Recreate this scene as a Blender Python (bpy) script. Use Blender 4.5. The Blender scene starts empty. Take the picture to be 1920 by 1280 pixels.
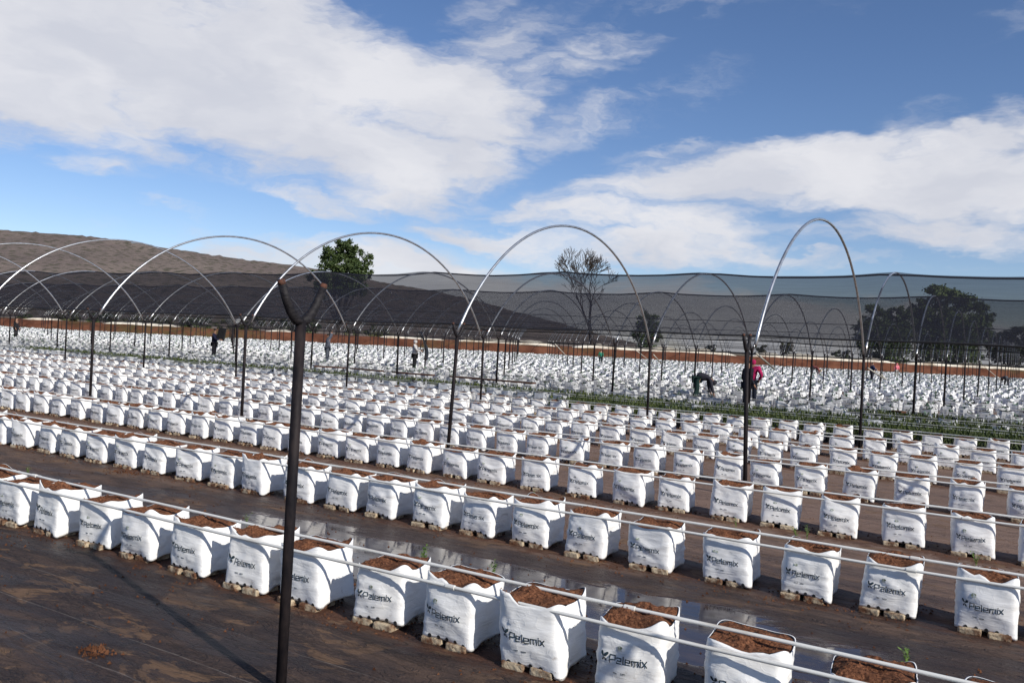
import bpy, bmesh, math, random
import numpy as np
from mathutils import Vector, noise, Matrix

random.seed(7)
C = bpy.context.scene.collection
sc = bpy.context.scene
PI = math.pi

# ------------------------------------------------------------------ camera
H = 1.75
YAW = math.radians(31.5)
ROLL = math.atan(0.051)
FPX = 1620.0
camd = bpy.data.cameras.new('camera')
camd.sensor_width = 36.0
camd.lens = 36.0 * FPX / 1920.0
camd.clip_start = 0.05
camd.clip_end = 9000
cam = bpy.data.objects.new('camera', camd)
C.objects.link(cam)
cam.location = (0, 0, H)
FW = Vector((-math.sin(YAW), math.cos(YAW), 0))
RT = Vector((math.cos(YAW), math.sin(YAW), 0))
UP = Vector((0, 0, 1))
xr = RT * math.cos(ROLL) + UP * math.sin(ROLL)
yr = UP * math.cos(ROLL) - RT * math.sin(ROLL)
cam.matrix_world = Matrix(((xr.x, yr.x, -FW.x, 0), (xr.y, yr.y, -FW.y, 0), (xr.z, yr.z, -FW.z, H), (0, 0, 0, 1)))
sc.camera = cam


def ray(x, y):
    dx, dy = x - 960, y - 640.5
    u = dx * math.cos(ROLL) + dy * math.sin(ROLL)
    v = -dx * math.sin(ROLL) + dy * math.cos(ROLL)
    return (FW * FPX + RT * u - UP * v) / FPX


def ground_at(x, y, h=0.0):
    d = ray(x, y)
    t = (H - h) / -d.z
    return d.x * t, d.y * t


def at_depth(x, y, dep):
    d = ray(x, y)
    return Vector((0, 0, H)) + d * dep


def proj(X, Y, Z):
    dep = X * FW.x + Y * FW.y
    if dep < 0.3:
        return None
    u = (X * RT.x + Y * RT.y) / dep * FPX
    v = (H - Z) / dep * FPX
    return 960 + u * math.cos(ROLL) - v * math.sin(ROLL), 640.5 + u * math.sin(ROLL) + v * math.cos(ROLL), dep


# ------------------------------------------------------------------ world + sun
SUN = Vector((1.0, -0.30, 0.60)).normalized()
sun_el = math.asin(SUN.z)
w = bpy.data.worlds.new('World')
sc.world = w
w.use_nodes = True
nt = w.node_tree
nt.nodes.clear()


class NB:
    """tiny node helper"""
    def __init__(s, tree):
        s.t = tree

    def n(s, typ, **k):
        nd = s.t.nodes.new(typ)
        for a, b in k.items():
            setattr(nd, a, b)
        return nd

    def link(s, a, b):
        s.t.links.new(a, b)

    def put(s, sock, v):
        if hasattr(v, 'is_linked'):
            s.link(v, sock)
        elif v is not None:
            sock.default_value = v

    def math(s, op, a, b=None, clamp=False):
        nd = s.n('ShaderNodeMath', operation=op, use_clamp=clamp)
        s.put(nd.inputs[0], a)
        if b is not None:
            s.put(nd.inputs[1], b)
        return nd.outputs[0]

    def noise(s, vec, scale, detail=4, rough=0.55, dist=0.0):
        nd = s.n('ShaderNodeTexNoise')
        s.put(nd.inputs['Vector'], vec)
        nd.inputs['Scale'].default_value = scale
        nd.inputs['Detail'].default_value = detail
        nd.inputs['Roughness'].default_value = rough
        nd.inputs['Distortion'].default_value = dist
        return nd.outputs['Fac']

    def ramp(s, v, a, b, c0=0.0, c1=1.0, smooth=True):
        nd = s.n('ShaderNodeMapRange')
        if smooth:
            nd.interpolation_type = 'SMOOTHSTEP'
        s.put(nd.inputs[0], v)
        nd.inputs[1].default_value = a
        nd.inputs[2].default_value = b
        nd.inputs[3].default_value = c0
        nd.inputs[4].default_value = c1
        return nd.outputs[0]

    def mix(s, f, a, b):
        nd = s.n('ShaderNodeMix', data_type='RGBA')
        s.put(nd.inputs[0], f)
        for sock, v in ((nd.inputs[6], a), (nd.inputs[7], b)):
            if isinstance(v, (tuple, list)):
                sock.default_value = (*v[:3], 1)
            else:
                s.link(v, sock)
        return nd.outputs[2]

    def mapping(s, vec, loc=(0, 0, 0), rot=(0, 0, 0), scale=(1, 1, 1), typ='POINT'):
        nd = s.n('ShaderNodeMapping', vector_type=typ)
        s.link(vec, nd.inputs[0])
        nd.inputs[1].default_value = loc
        nd.inputs[2].default_value = rot
        nd.inputs[3].default_value = scale
        return nd.outputs[0]


B = NB(nt)
sky = B.n('ShaderNodeTexSky')
sky.sky_type = 'NISHITA'
sky.sun_disc = False
sky.sun_elevation = sun_el
sky.sun_rotation = math.atan2(SUN.x, SUN.y)
sky.altitude = 1500
sky.air_density = 1.0
sky.dust_density = 0.6
sky.ozone_density = 2.2
tc = B.n('ShaderNodeTexCoord')
sep = B.n('ShaderNodeSeparateXYZ')
B.link(tc.outputs['Generated'], sep.inputs[0])
az = B.math('ARCTAN2', sep.outputs[0], sep.outputs[1])       # clockwise from +Y, radians
el = B.math('ARCSINE', sep.outputs[2])
comb = B.n('ShaderNodeCombineXYZ')
B.link(az, comb.inputs[0])
B.link(el, comb.inputs[1])
ae = comb.outputs[0]
stretch = B.mapping(ae, rot=(0, 0, 0.22), scale=(1.0, 2.6, 1.0))
wob = B.n('ShaderNodeTexNoise')
B.link(stretch, wob.inputs['Vector'])
wob.inputs['Scale'].default_value = 5.0
wob.inputs['Detail'].default_value = 5
wob.inputs['Roughness'].default_value = 0.6
sub = B.n('ShaderNodeVectorMath', operation='SUBTRACT')
B.link(wob.outputs['Color'], sub.inputs[0])
sub.inputs[1].default_value = (0.5, 0.5, 0.5)
scl = B.n('ShaderNodeVectorMath', operation='MULTIPLY')
B.link(sub.outputs[0], scl.inputs[0])
scl.inputs[1].default_value = (0.22, 0.11, 0.0)
addv = B.n('ShaderNodeVectorMath', operation='ADD')
B.link(ae, addv.inputs[0])
B.link(scl.outputs[0], addv.inputs[1])
warped = addv.outputs[0]
# each cloud bank: centre and half sizes given where it stands in the sky
banks = [
    (60, 60, 260, 150, 0, 1.0), (330, 70, 330, 150, 0, 1.0), (620, 120, 300, 130, 12, 1.0), (850, 180, 150, 100, 10, 0.95),
    (480, 210, 330, 100, 14, 0.9), (700, 290, 230, 75, 12, 1.0), (880, 300, 110, 40, 0, 0.7), (610, 380, 120, 20, 8, 0.6),
    (120, 170, 230, 90, 5, 0.75), (170, 305, 120, 22, 0, 0.42), (230, 250, 260, 40, 10, 0.35),
    (940, 50, 90, 50, 20, 0.45), (1090, 110, 190, 60, -25, 0.42), (1180, 200, 230, 40, -22, 0.38), (1080, 20, 200, 40, -10, 0.25),
    (1240, 345, 220, 45, -12, 0.8), (1480, 335, 290, 60, -3, 0.9), (1700, 345, 280, 75, 0, 0.85), (1900, 330, 220, 90, -5, 0.85),
    (1520, 262, 210, 26, -2, 0.75), (1870, 235, 150, 50, -28, 0.75), (1700, 250, 130, 50, -30, 0.4),
    (1280, 430, 160, 40, -3, 0.8), (1080, 405, 160, 30, -3, 0.8), (1150, 465, 320, 32, 0, 0.75), (1760, 450, 300, 36, 0, 0.8),
    (930, 442, 150, 18, -2, 0.65), (800, 500, 220, 14, 0, 0.4), (1500, 492, 500, 14, 0, 0.35), (1900, 12, 120, 30, -30, 0.2),
    (1250, 265, 120, 16, -10, 0.4), (350, 378, 70, 10, 6, 0.3), (1480, 300, 300, 45, -4, 0.6),
    (1250, 562, 900, 34, 3, 0.75), (1250, 610, 900, 60, 3, 1.0), (500, 590, 700, 40, 3, 0.6), (1700, 620, 600, 50, 3, 1.0),
    (2300, 300, 500, 120, 0, 0.8), (-500, 150, 500, 160, 0, 0.9), (700, -300, 900, 120, 8, 0.7),
]
tot = None
for (px, py, rx, ry, ang, stg) in banks:
    d = ray(px, py).normalized()
    caz, cel = math.atan2(d.x, d.y), math.asin(d.z)
    k = max(0.45, math.cos(math.atan((px - 960) / FPX)))
    m = B.mapping(warped, loc=(caz, cel, 0), rot=(0, 0, -math.radians(ang) - ROLL), scale=(rx / FPX * k * k * 1.15, ry / FPX * k * 1.15, 1), typ='TEXTURE')
    ln = B.n('ShaderNodeVectorMath', operation='LENGTH')
    B.link(m, ln.inputs[0])
    g = B.ramp(ln.outputs['Value'], 0.15, 1.35, stg, 0.0)
    tot = g if tot is None else B.math('MAXIMUM', tot, B.math('ADD', B.math('MULTIPLY', tot, 0.55), B.math('MULTIPLY', g, 0.75)))
fb = B.noise(B.mapping(warped, rot=(0, 0, 0.16), scale=(1, 2.4, 1)), 7.0, 8, 0.55)
fb2 = B.noise(B.mapping(warped, rot=(0, 0, -0.35), scale=(1, 3.5, 1)), 26.0, 6, 0.6)
tex = B.math('ADD', B.math('MULTIPLY', B.math('SUBTRACT', fb, 0.48), 1.35), B.math('MULTIPLY', B.math('SUBTRACT', fb2, 0.5), 0.6))
dens = B.math('ADD', tot, tex)
cover = B.ramp(dens, 0.06, 0.78, 0.0, 0.95)
gate = B.ramp(tot, 0.03, 0.3)
cover = B.math('MULTIPLY', cover, gate)
shade = B.noise(B.mapping(warped, scale=(1, 2, 1)), 6.0, 4, 0.5)
ccol = B.mix(B.ramp(shade, 0.35, 0.68), (5.6, 5.75, 6.35), (7.1, 7.1, 7.4))
# deepen the blue of the clear sky a little
hsv = B.n('ShaderNodeHueSaturation')
B.link(sky.outputs[0], hsv.inputs['Color'])
hsv.inputs['Saturation'].default_value = 1.10
hsv.inputs['Value'].default_value = 0.95
tnt = B.n('ShaderNodeVectorMath', operation='MULTIPLY')
B.link(hsv.outputs[0], tnt.inputs[0])
tnt.inputs[1].default_value = (1.0, 0.955, 1.04)
skymix = B.mix(cover, tnt.outputs[0], ccol)
bg = B.n('ShaderNodeBackground')
B.link(skymix, bg.inputs[0])
bg.inputs[1].default_value = 0.1
wo = B.n('ShaderNodeOutputWorld')
B.link(bg.outputs[0], wo.inputs[0])

sund = bpy.data.lights.new('sun', 'SUN')
sund.energy = 4.2
sund.angle = math.radians(0.53)
sund.color = (1.0, 0.95, 0.87)
suno = bpy.data.objects.new('sun', sund)
C.objects.link(suno)
suno.rotation_euler = SUN.to_track_quat('Z', 'Y').to_euler()

sc.view_settings.view_transform = 'Standard'
sc.view_settings.look = 'None'
sc.view_settings.exposure = 0.2
sc.view_settings.gamma = 1.0
sc.view_settings.use_curve_mapping = False
sc.cycles.transparent_max_bounces = 24
sc.cycles.max_bounces = 6
sc.cycles.caustics_reflective = False
sc.cycles.caustics_refractive = False


# ------------------------------------------------------------------ materials
def mat(name, color, rough=0.6, metal=0.0, spec=None, build=None):
    m = bpy.data.materials.new(name)
    m.use_nodes = True
    b = NB(m.node_tree)
    p = m.node_tree.nodes['Principled BSDF']
    p.inputs['Base Color'].default_value = (*color, 1)
    p.inputs['Roughness'].default_value = rough
    p.inputs['Metallic'].default_value = metal
    if spec is not None:
        p.inputs['Specular IOR Level'].default_value = spec
    if build:
        build(b, p)
    return m


def bump(b, p, h, strength=0.4, dist=0.01, normal=None):
    bp = b.n('ShaderNodeBump')
    bp.inputs['Strength'].default_value = strength
    bp.inputs['Distance'].default_value = dist
    b.link(h, bp.inputs['Height'])
    if normal is not None:
        b.link(normal, bp.inputs['Normal'])
    b.link(bp.outputs[0], p.inputs['Normal'])
    return bp.outputs[0]


def two_tone(c0, c1, scale, lo=0.35, hi=0.65, detail=5, bstr=0.3, bdist=0.01, bscale=None, stretch=(1, 1, 1), rnd=False):
    def f(b, p):
        t = b.n('ShaderNodeTexCoord')
        v = b.mapping(t.outputs['Object'], scale=stretch)
        if rnd:
            oi = b.n('ShaderNodeObjectInfo')
            add = b.n('ShaderNodeVectorMath', operation='ADD')
            b.link(v, add.inputs[0])
            mm = b.math('MULTIPLY', oi.outputs['Random'], 37.0)
            cb = b.n('ShaderNodeCombineXYZ')
            b.link(mm, cb.inputs[0])
            b.link(mm, cb.inputs[2])
            b.link(cb.outputs[0], add.inputs[1])
            v = add.outputs[0]
        n1 = b.noise(v, scale, detail, 0.6)
        b.link(b.mix(b.ramp(n1, lo, hi), c0, c1), p.inputs['Base Color'])
        if bstr:
            bump(b, p, b.noise(v, bscale or scale * 2.5, 5, 0.65), bstr, bdist)
    return f


def bag_white(b, p):
    t = b.n('ShaderNodeTexCoord')
    oi = b.n('ShaderNodeObjectInfo')
    add = b.n('ShaderNodeVectorMath', operation='ADD')
    b.link(t.outputs['Object'], add.inputs[0])
    cb = b.n('ShaderNodeCombineXYZ')
    mm = b.math('MULTIPLY', oi.outputs['Random'], 51.0)
    b.link(mm, cb.inputs[0])
    b.link(mm, cb.inputs[1])
    b.link(cb.outputs[0], add.inputs[1])
    v = add.outputs[0]
    w1 = b.noise(b.mapping(v, rot=(0.15, 0.2, 0), scale=(0.8, 0.8, 4.5)), 6.0, 3, 0.5, 0.6)
    w2 = b.noise(b.mapping(v, rot=(0.3, 0.5, 0.2), scale=(1, 1, 2.2)), 26.0, 4, 0.6, 0.4)
    cr_ = b.noise(b.mapping(v, rot=(0.4, 0.9, 0.3), scale=(1, 1, 1.6)), 7.5, 3, 0.5, 1.6)
    crs = b.ramp(b.math('ABSOLUTE', b.math('SUBTRACT', cr_, 0.5)), 0.0, 0.045, 1.0, 0.0)
    hgt = b.math('ADD', b.math('ADD', b.math('MULTIPLY', w1, 1.0), b.math('MULTIPLY', crs, 0.09)), b.math('MULTIPLY', w2, 0.12))
    bump(b, p, hgt, 0.55, 0.009)
    sp = b.n('ShaderNodeSeparateXYZ')
    b.link(t.outputs['Object'], sp.inputs[0])
    dirt = b.noise(v, 16.0, 6, 0.7)
    low = b.ramp(sp.outputs[2], 0.02, 0.14, 0.10, 0.0)
    dm = b.ramp(b.math('ADD', dirt, low), 0.66, 0.80, 0.0, 0.55)
    spot = b.ramp(b.noise(v, 75.0, 2, 0.5), 0.76, 0.80, 0.0, 0.7)
    dm = b.math('MAXIMUM', dm, spot)
    tint = b.mix(b.ramp(oi.outputs['Random'], 0.0, 1.0), (0.83, 0.82, 0.80), (0.87, 0.86, 0.83))
    b.link(b.mix(dm, tint, (0.42, 0.33, 0.25)), p.inputs['Base Color'])


M = {}
M['bag'] = mat('white_bag_plastic', (0.8, 0.81, 0.83), 0.42, 0, 0.4, bag_white)
M['bag_far'] = mat('white_bag_plastic_plain', (0.8, 0.81, 0.83), 0.5, 0, 0.3, two_tone((0.68, 0.69, 0.70), (0.83, 0.83, 0.82), 0.9, 0.4, 0.6, bstr=0.5, bdist=0.02, bscale=14))
M['black_film'] = mat('black_film_inside', (0.018, 0.018, 0.02), 0.45)
M['ink'] = mat('dark_green_ink', (0.018, 0.035, 0.045), 0.5)
M['patch'] = mat('planting_patch', (0.42, 0.47, 0.36), 0.35, 0, None, two_tone((0.60, 0.62, 0.58), (0.16, 0.20, 0.09), 90, 0.42, 0.62, bstr=0.6, bdist=0.003))
M['coir'] = mat('coir_fibre', (0.2, 0.08, 0.04), 0.95, 0, 0.15, two_tone((0.065, 0.024, 0.013), (0.26, 0.112, 0.056), 70, 0.3, 0.7, 7, 1.0, 0.012, 110, rnd=True))
M['pipe'] = mat('white_pvc', (0.62, 0.62, 0.56), 0.4, 0, 0.4, two_tone((0.74, 0.73, 0.68), (0.45, 0.38, 0.28), 2.3, 0.5, 0.8, bstr=0.0, stretch=(1, 6, 6)))
M['block'] = mat('muddy_concrete', (0.45, 0.36, 0.25), 0.9, 0, 0.2, two_tone((0.55, 0.45, 0.31), (0.13, 0.060, 0.032), 14, 0.36, 0.62, 6, 0.8, 0.012, 60, rnd=True))
M['post'] = mat('dark_painted_post', (0.02, 0.02, 0.02), 0.65, 0, 0.15, two_tone((0.008, 0.007, 0.009), (0.024, 0.018, 0.018), 18, bstr=0.4, bdist=0.003, bscale=90, stretch=(1, 1, 0.4)))
M['tape'] = mat('black_wrapped_tape', (0.02, 0.019, 0.02), 0.6, 0, 0.25, two_tone((0.008, 0.007, 0.009), (0.022, 0.019, 0.02), 30, bstr=0.7, bdist=0.006, bscale=45, stretch=(1, 1, 2.5)))
M['rust'] = mat('rusty_end', (0.22, 0.07, 0.03), 0.85, 0, None, two_tone((0.025, 0.016, 0.012), (0.12, 0.042, 0.022), 60, bstr=0.4, bdist=0.002))
M['steel'] = mat('galvanised_steel', (0.62, 0.63, 0.64), 0.36, 0.85, None, two_tone((0.66, 0.67, 0.68), (0.48, 0.48, 0.47), 7, bstr=0.0))
M['brace'] = mat('pale_brace_steel', (0.6, 0.57, 0.48), 0.5, 0.4)
M['wood'] = mat('wet_brown_board', (0.12, 0.05, 0.025), 0.8, 0, None, two_tone((0.09, 0.035, 0.018), (0.20, 0.09, 0.045), 6, stretch=(0.4, 8, 8)))
M['wire'] = mat('black_wire', (0.02, 0.02, 0.022), 0.6)
M['berm'] = mat('red_earth', (0.25, 0.085, 0.04), 0.95, 0, 0.1, two_tone((0.085, 0.032, 0.019), (0.17, 0.070, 0.040), 0.55, 0.3, 0.7, 8, 1.0, 0.12, 2.5))
def berm_grass(b, p):
    t = b.n('ShaderNodeTexCoord')
    old = p.inputs['Base Color'].links[0].from_socket
    msk = b.ramp(b.noise(b.mapping(t.outputs['Object'], scale=(0.5, 0.5, 2)), 0.09, 4, 0.6), 0.50, 0.62, 0.0, 0.7)
    b.link(b.mix(b.math('MULTIPLY', msk, b.ramp(b.noise(t.outputs['Object'], 1.4, 5, 0.7), 0.35, 0.6)), old, (0.085, 0.075, 0.03)), p.inputs['Base Color'])


berm_grass(NB(M['berm'].node_tree), M['berm'].node_tree.nodes['Principled BSDF'])
M['sheet'] = mat('cream_plastic_sheet', (0.7, 0.62, 0.5), 0.6, 0, None, two_tone((0.74, 0.68, 0.56), (0.40, 0.30, 0.19), 0.5, 0.4, 0.75, 6, 0.8, 0.08, 3.0))
M['hill'] = mat('dry_hillside', (0.16, 0.12, 0.11), 1.0, 0, 0.0)
M['bark'] = mat('grey_bark', (0.11, 0.085, 0.065), 0.95, 0, 0.1, two_tone((0.035, 0.028, 0.024), (0.09, 0.07, 0.055), 3, stretch=(1, 1, 0.3)))


def leaf(name, c0, c1, sc_=0.6):
    def f(b, p):
        g = b.n('ShaderNodeNewGeometry')
        rnd = g.outputs['Random Per Island']
        t = b.n('ShaderNodeTexCoord')
        n1 = b.noise(t.outputs['Object'], sc_, 3)
        fac = b.math('ADD', b.math('MULTIPLY', rnd, 0.6), b.math('MULTIPLY', b.ramp(n1, 0.35, 0.65), 0.4))
        b.link(b.mix(fac, c0, c1), p.inputs['Base Color'])
    return mat(name, c1, 0.55, 0, 0.3, f)


M['leaf'] = leaf('green_leaves', (0.026, 0.046, 0.015), (0.085, 0.118, 0.036))
M['leaf_mid'] = leaf('mid_green_leaves', (0.06, 0.10, 0.03), (0.19, 0.25, 0.075))
M['leaf_dark'] = leaf('dark_leaves', (0.030, 0.045, 0.018), (0.09, 0.115, 0.042))
M['leaf_olive'] = leaf('olive_leaves', (0.05, 0.06, 0.025), (0.13, 0.13, 0.055))
M['seedling'] = leaf('seedling_leaves', (0.045, 0.07, 0.018), (0.15, 0.18, 0.05), 3)
M['weed'] = leaf('weed_leaves', (0.07, 0.13, 0.025), (0.20, 0.30, 0.06), 12)
M['bluegreen'] = leaf('young_blueberry_leaves', (0.06, 0.12, 0.07), (0.24, 0.34, 0.25), 2)


def hill_nodes(b, p):
    t = b.n('ShaderNodeTexCoord')
    v = t.outputs['Object']
    big = b.noise(v, 0.006, 5, 0.6)
    sh = b.n('ShaderNodeTexVoronoi')
    b.link(v, sh.inputs['Vector'])
    sh.inputs['Scale'].default_value = 0.09
    sh.inputs['Randomness'].default_value = 1.0
    shrub = b.ramp(b.math('ADD', sh.outputs['Distance'], b.math('MULTIPLY', b.noise(v, 0.12, 3), 0.5)), 0.45, 0.75, 1.0, 0.0)
    base = b.mix(b.ramp(big, 0.35, 0.65), (0.168, 0.136, 0.122), (0.205, 0.168, 0.145))
    b.link(b.mix(b.math('MULTIPLY', shrub, 0.9), base, (0.088, 0.084, 0.062)), p.inputs['Base Color'])
    bump(b, p, b.noise(v, 0.08, 5, 0.7), 0.7, 6.0)


hill_nodes(NB(M['hill'].node_tree), M['hill'].node_tree.nodes['Principled BSDF'])


def ground_nodes(b, p):
    t = b.n('ShaderNodeTexCoord')
    P = t.outputs['Object']
    s = b.n('ShaderNodeSeparateXYZ')
    b.link(P, s.inputs[0])
    X, Y = s.outputs[0], s.outputs[1]
    along = b.mapping(P, scale=(0.45, 2.0, 1))
    n_big = b.noise(along, 0.7, 6, 0.6, 0.3)
    n_mid = b.noise(b.mapping(P, scale=(0.6, 1.5, 1)), 3.6, 9, 0.72, 0.3)
    n_fine = b.noise(P, 60, 4, 0.7)
    wrk = b.noise(b.mapping(P, rot=(0, 0, 0.35), scale=(0.8, 3.2, 1)), 2.6, 5, 0.6, 1.2)
    ridge = b.ramp(b.math('ABSOLUTE', b.math('SUBTRACT', wrk, 0.5)), 0.0, 0.05, 1.0, 0.0)
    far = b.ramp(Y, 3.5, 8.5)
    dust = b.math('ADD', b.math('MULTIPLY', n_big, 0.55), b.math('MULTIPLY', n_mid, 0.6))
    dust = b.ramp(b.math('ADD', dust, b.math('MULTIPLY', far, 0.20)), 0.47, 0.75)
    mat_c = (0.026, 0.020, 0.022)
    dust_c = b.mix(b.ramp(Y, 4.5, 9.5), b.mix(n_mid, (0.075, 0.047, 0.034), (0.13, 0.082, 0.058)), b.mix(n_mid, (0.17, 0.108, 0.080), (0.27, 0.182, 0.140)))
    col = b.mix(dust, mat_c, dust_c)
    # fine grain
    col = b.mix(b.ramp(n_fine, 0.4, 0.75, 0.0, 0.25), col, (0.22, 0.15, 0.11))
    # red coir spilled along each row of bags
    ph = b.math('FRACT', b.math('DIVIDE', b.math('SUBTRACT', Y, 4.12 - 1.2), 2.4))
    dr = b.math('ABSOLUTE', b.math('SUBTRACT', ph, 0.5))
    spill = b.ramp(b.math('ADD', dr, b.math('MULTIPLY', b.math('SUBTRACT', b.noise(P, 5.5, 6, 0.7), 0.5), 0.34)), 0.05, 0.11, 1.0, 0.0)
    onfield = b.ramp(Y, 2.6, 2.8)
    spill = b.math('MULTIPLY', b.math('MULTIPLY', spill, onfield), 0.8)
    col = b.mix(spill, col, b.mix(n_fine, (0.040, 0.020, 0.013), (0.15, 0.060, 0.030)))
    # dry light brown scabs
    scab = b.ramp(b.noise(b.mapping(P, scale=(0.7, 1.5, 1), loc=(3, 5, 0)), 3.0, 8, 0.66, 0.8), 0.54, 0.59, 0.0, 0.75)
    scab = b.math('MULTIPLY', scab, b.ramp(b.noise(P, 0.45, 2), 0.38, 0.5))
    col = b.mix(scab, col, (0.20, 0.118, 0.066))
    # pale sewn lines of the mat
    for (y0, wob_, wd) in ((2.69, 0.02, 0.0035), (3.02, 0.012, 0.003), (3.44, 0.014, 0.0025), (2.25, 0.01, 0.003), (5.0, 0.02, 0.003), (5.55, 0.02, 0.003), (7.6, 0.03, 0.004)):
        wv = b.math('MULTIPLY', b.math('SUBTRACT', b.noise(b.mapping(P, scale=(1, 0, 0)), 1.1, 2), 0.5), wob_ * 6)
        dd = b.math('ABSOLUTE', b.math('SUBTRACT', b.math('ADD', Y, wv), y0))
        ln = b.ramp(dd, wd * 0.5, wd * 1.7, 0.30, 0.0)
        ln = b.math('MULTIPLY', ln, b.ramp(b.noise(b.mapping(P, scale=(1, 0.1, 0)), 2.7, 3), 0.3, 0.55))
        col = b.mix(ln, col, (0.42, 0.38, 0.33))
    # dry open land beyond the field
    cam_d = b.math('ADD', b.math('MULTIPLY', X, FW.x), b.math('MULTIPLY', Y, FW.y))
    land = b.ramp(cam_d, 113, 118)
    col = b.mix(land, col, b.mix(b.noise(P, 0.05, 5), (0.16, 0.10, 0.06), (0.10, 0.11, 0.045)))
    # standing water between the first two rows, damp elsewhere
    wy = b.math('ABSOLUTE', b.math('SUBTRACT', Y, 5.25))
    band = b.ramp(wy, 0.35, 1.05, 1.0, 0.0)
    bx = b.math('MULTIPLY', b.ramp(X, -7.2, -5.6), b.ramp(X, -2.6, 0.4, 1.0, 0.45))
    wetn = b.noise(b.mapping(P, scale=(0.55, 1.25, 1), loc=(7.3, 1.1, 0)), 1.25, 5, 0.55, 0.5)
    pud = b.math('ADD', b.math('MULTIPLY', b.math('MULTIPLY', band, bx), 0.42), wetn)
    pudm = b.ramp(pud, 0.72, 0.80)
    damp = b.ramp(b.math('ADD', b.math('MULTIPLY', b.math('MULTIPLY', band, bx), 0.35), b.noise(b.mapping(P, scale=(0.35, 1.6, 1), loc=(2, 9, 0)), 1.5, 5, 0.6, 0.5)), 0.44, 0.60, 0.0, 0.9)
    nearm = b.ramp(Y, 6.4, 9.0, 1.0, 0.18)
    damp = b.math('MULTIPLY', damp, nearm)
    pudm = b.math('MULTIPLY', pudm, b.ramp(Y, 6.2, 6.6, 1.0, 0.0))
    wet = b.math('MAXIMUM', damp, pudm)
    col = b.mix(b.math('MULTIPLY', wet, 0.72), col, (0.022, 0.015, 0.016))
    b.link(col, p.inputs['Base Color'])
    r = b.math('SUBTRACT', 0.80, b.math('MULTIPLY', damp, 0.40))
    r2 = b.n('ShaderNodeMix', data_type='FLOAT')
    b.link(pudm, r2.inputs[0])
    b.link(r, r2.inputs[2])
    r2.inputs[3].default_value = 0.045
    b.link(r2.outputs[0], p.inputs['Roughness'])
    sl_ = b.math('ADD', 0.22, b.math('MULTIPLY', pudm, 0.3))
    b.link(sl_, p.inputs['Specular IOR Level'])
    hgt = b.math('ADD', b.math('ADD', b.math('MULTIPLY', n_mid, 0.8), b.math('MULTIPLY', ridge, 0.35)), b.math('MULTIPLY', n_fine, 0.22))
    hgt = b.math('MULTIPLY', hgt, b.math('SUBTRACT', 1.0, b.math('MULTIPLY', pudm, 0.985)))
    bump(b, p, hgt, 0.8, 0.03)


M['ground'] = mat('woven_ground_cover', (0.05, 0.04, 0.04), 0.8, 0, None, ground_nodes)


def net_mat(name, alpha):
    m = bpy.data.materials.new(name)
    m.use_nodes = True
    b = NB(m.node_tree)
    m.node_tree.nodes.remove(m.node_tree.nodes['Principled BSDF'])
    out = m.node_tree.nodes['Material Output']
    tr = b.n('ShaderNodeBsdfTransparent')
    df = b.n('ShaderNodeBsdfDiffuse')
    df.inputs[0].default_value = (0.030, 0.031, 0.042, 1)
    t = b.n('ShaderNodeTexCoord')
    rib = b.noise(b.mapping(t.outputs['Object'], scale=(0.05, 1, 1)), 16, 3, 0.7)
    big = b.noise(b.mapping(t.outputs['Object'], scale=(0.15, 0.6, 1)), 1.3, 3, 0.6)
    a = b.math('ADD', alpha - 0.16, b.math('ADD', b.math('MULTIPLY', rib, 0.22), b.math('MULTIPLY', big, 0.12)), clamp=True)
    mx = b.n('ShaderNodeMixShader')
    b.link(a, mx.inputs[0])
    b.link(tr.outputs[0], mx.inputs[1])
    b.link(df.outputs[0], mx.inputs[2])
    b.link(mx.outputs[0], out.inputs[0])
    return m


M['net1'] = net_mat('black_shade_net', 0.46)
M['net2'] = net_mat('black_shade_net_open', 0.34)


# ------------------------------------------------------------------ object helpers
def mesh_from(verts, faces, mats=(), midx=None, smooth=False):
    me = bpy.data.meshes.new('mesh')
    me.from_pydata([tuple(v) for v in verts], [], faces)
    for m in mats:
        me.materials.append(m)
    if midx is not None:
        me.polygons.foreach_set('material_index', midx)
    if smooth:
        me.polygons.foreach_set('use_smooth', [True] * len(me.polygons))
    me.update()
    return me


def link(name, data, parent=None, loc=None, rot=None, scale=None):
    o = bpy.data.objects.new(name, data)
    C.objects.link(o)
    if parent is not None:
        o.parent = parent
    if loc is not None:
        o.location = loc
    if rot is not None:
        o.rotation_euler = rot
    if scale is not None:
        o.scale = scale
    return o


def tag(o, label=None, cat=None, group=None, kind=None):
    if label:
        o['label'] = label
    if cat:
        o['category'] = cat
    if group:
        o['group'] = group
    if kind:
        o['kind'] = kind
    return o


def tube(path, rad, sides=8, cap=True, closed=False):
    """verts, faces of a tube along path; rad number or list"""
    pts = [Vector(p) for p in path]
    n = len(pts)
    rs = rad if isinstance(rad, (list, tuple)) else [rad] * n
    V, F = [], []
    prev = None
    for i, p in enumerate(pts):
        a = pts[max(i - 1, 0)]
        c = pts[min(i + 1, n - 1)]
        t = (c - a).normalized()
        if prev is None:
            ref = Vector((0, 0, 1)) if abs(t.z) < 0.9 else Vector((1, 0, 0))
            u = t.cross(ref).normalized()
        else:
            u = (prev - t * prev.dot(t)).normalized()
        prev = u
        v = t.cross(u)
        for k in range(sides):
            th = 2 * PI * k / sides
            V.append(p + (u * math.cos(th) + v * math.sin(th)) * rs[i])
    for i in range(n - 1):
        for k in range(sides):
            k2 = (k + 1) % sides
            F.append((i * sides + k, i * sides + k2, (i + 1) * sides + k2, (i + 1) * sides + k))
    if cap:
        F.append(tuple(range(sides))[::-1])
        F.append(tuple((n - 1) * sides + k for k in range(sides)))
    return V, F


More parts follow.
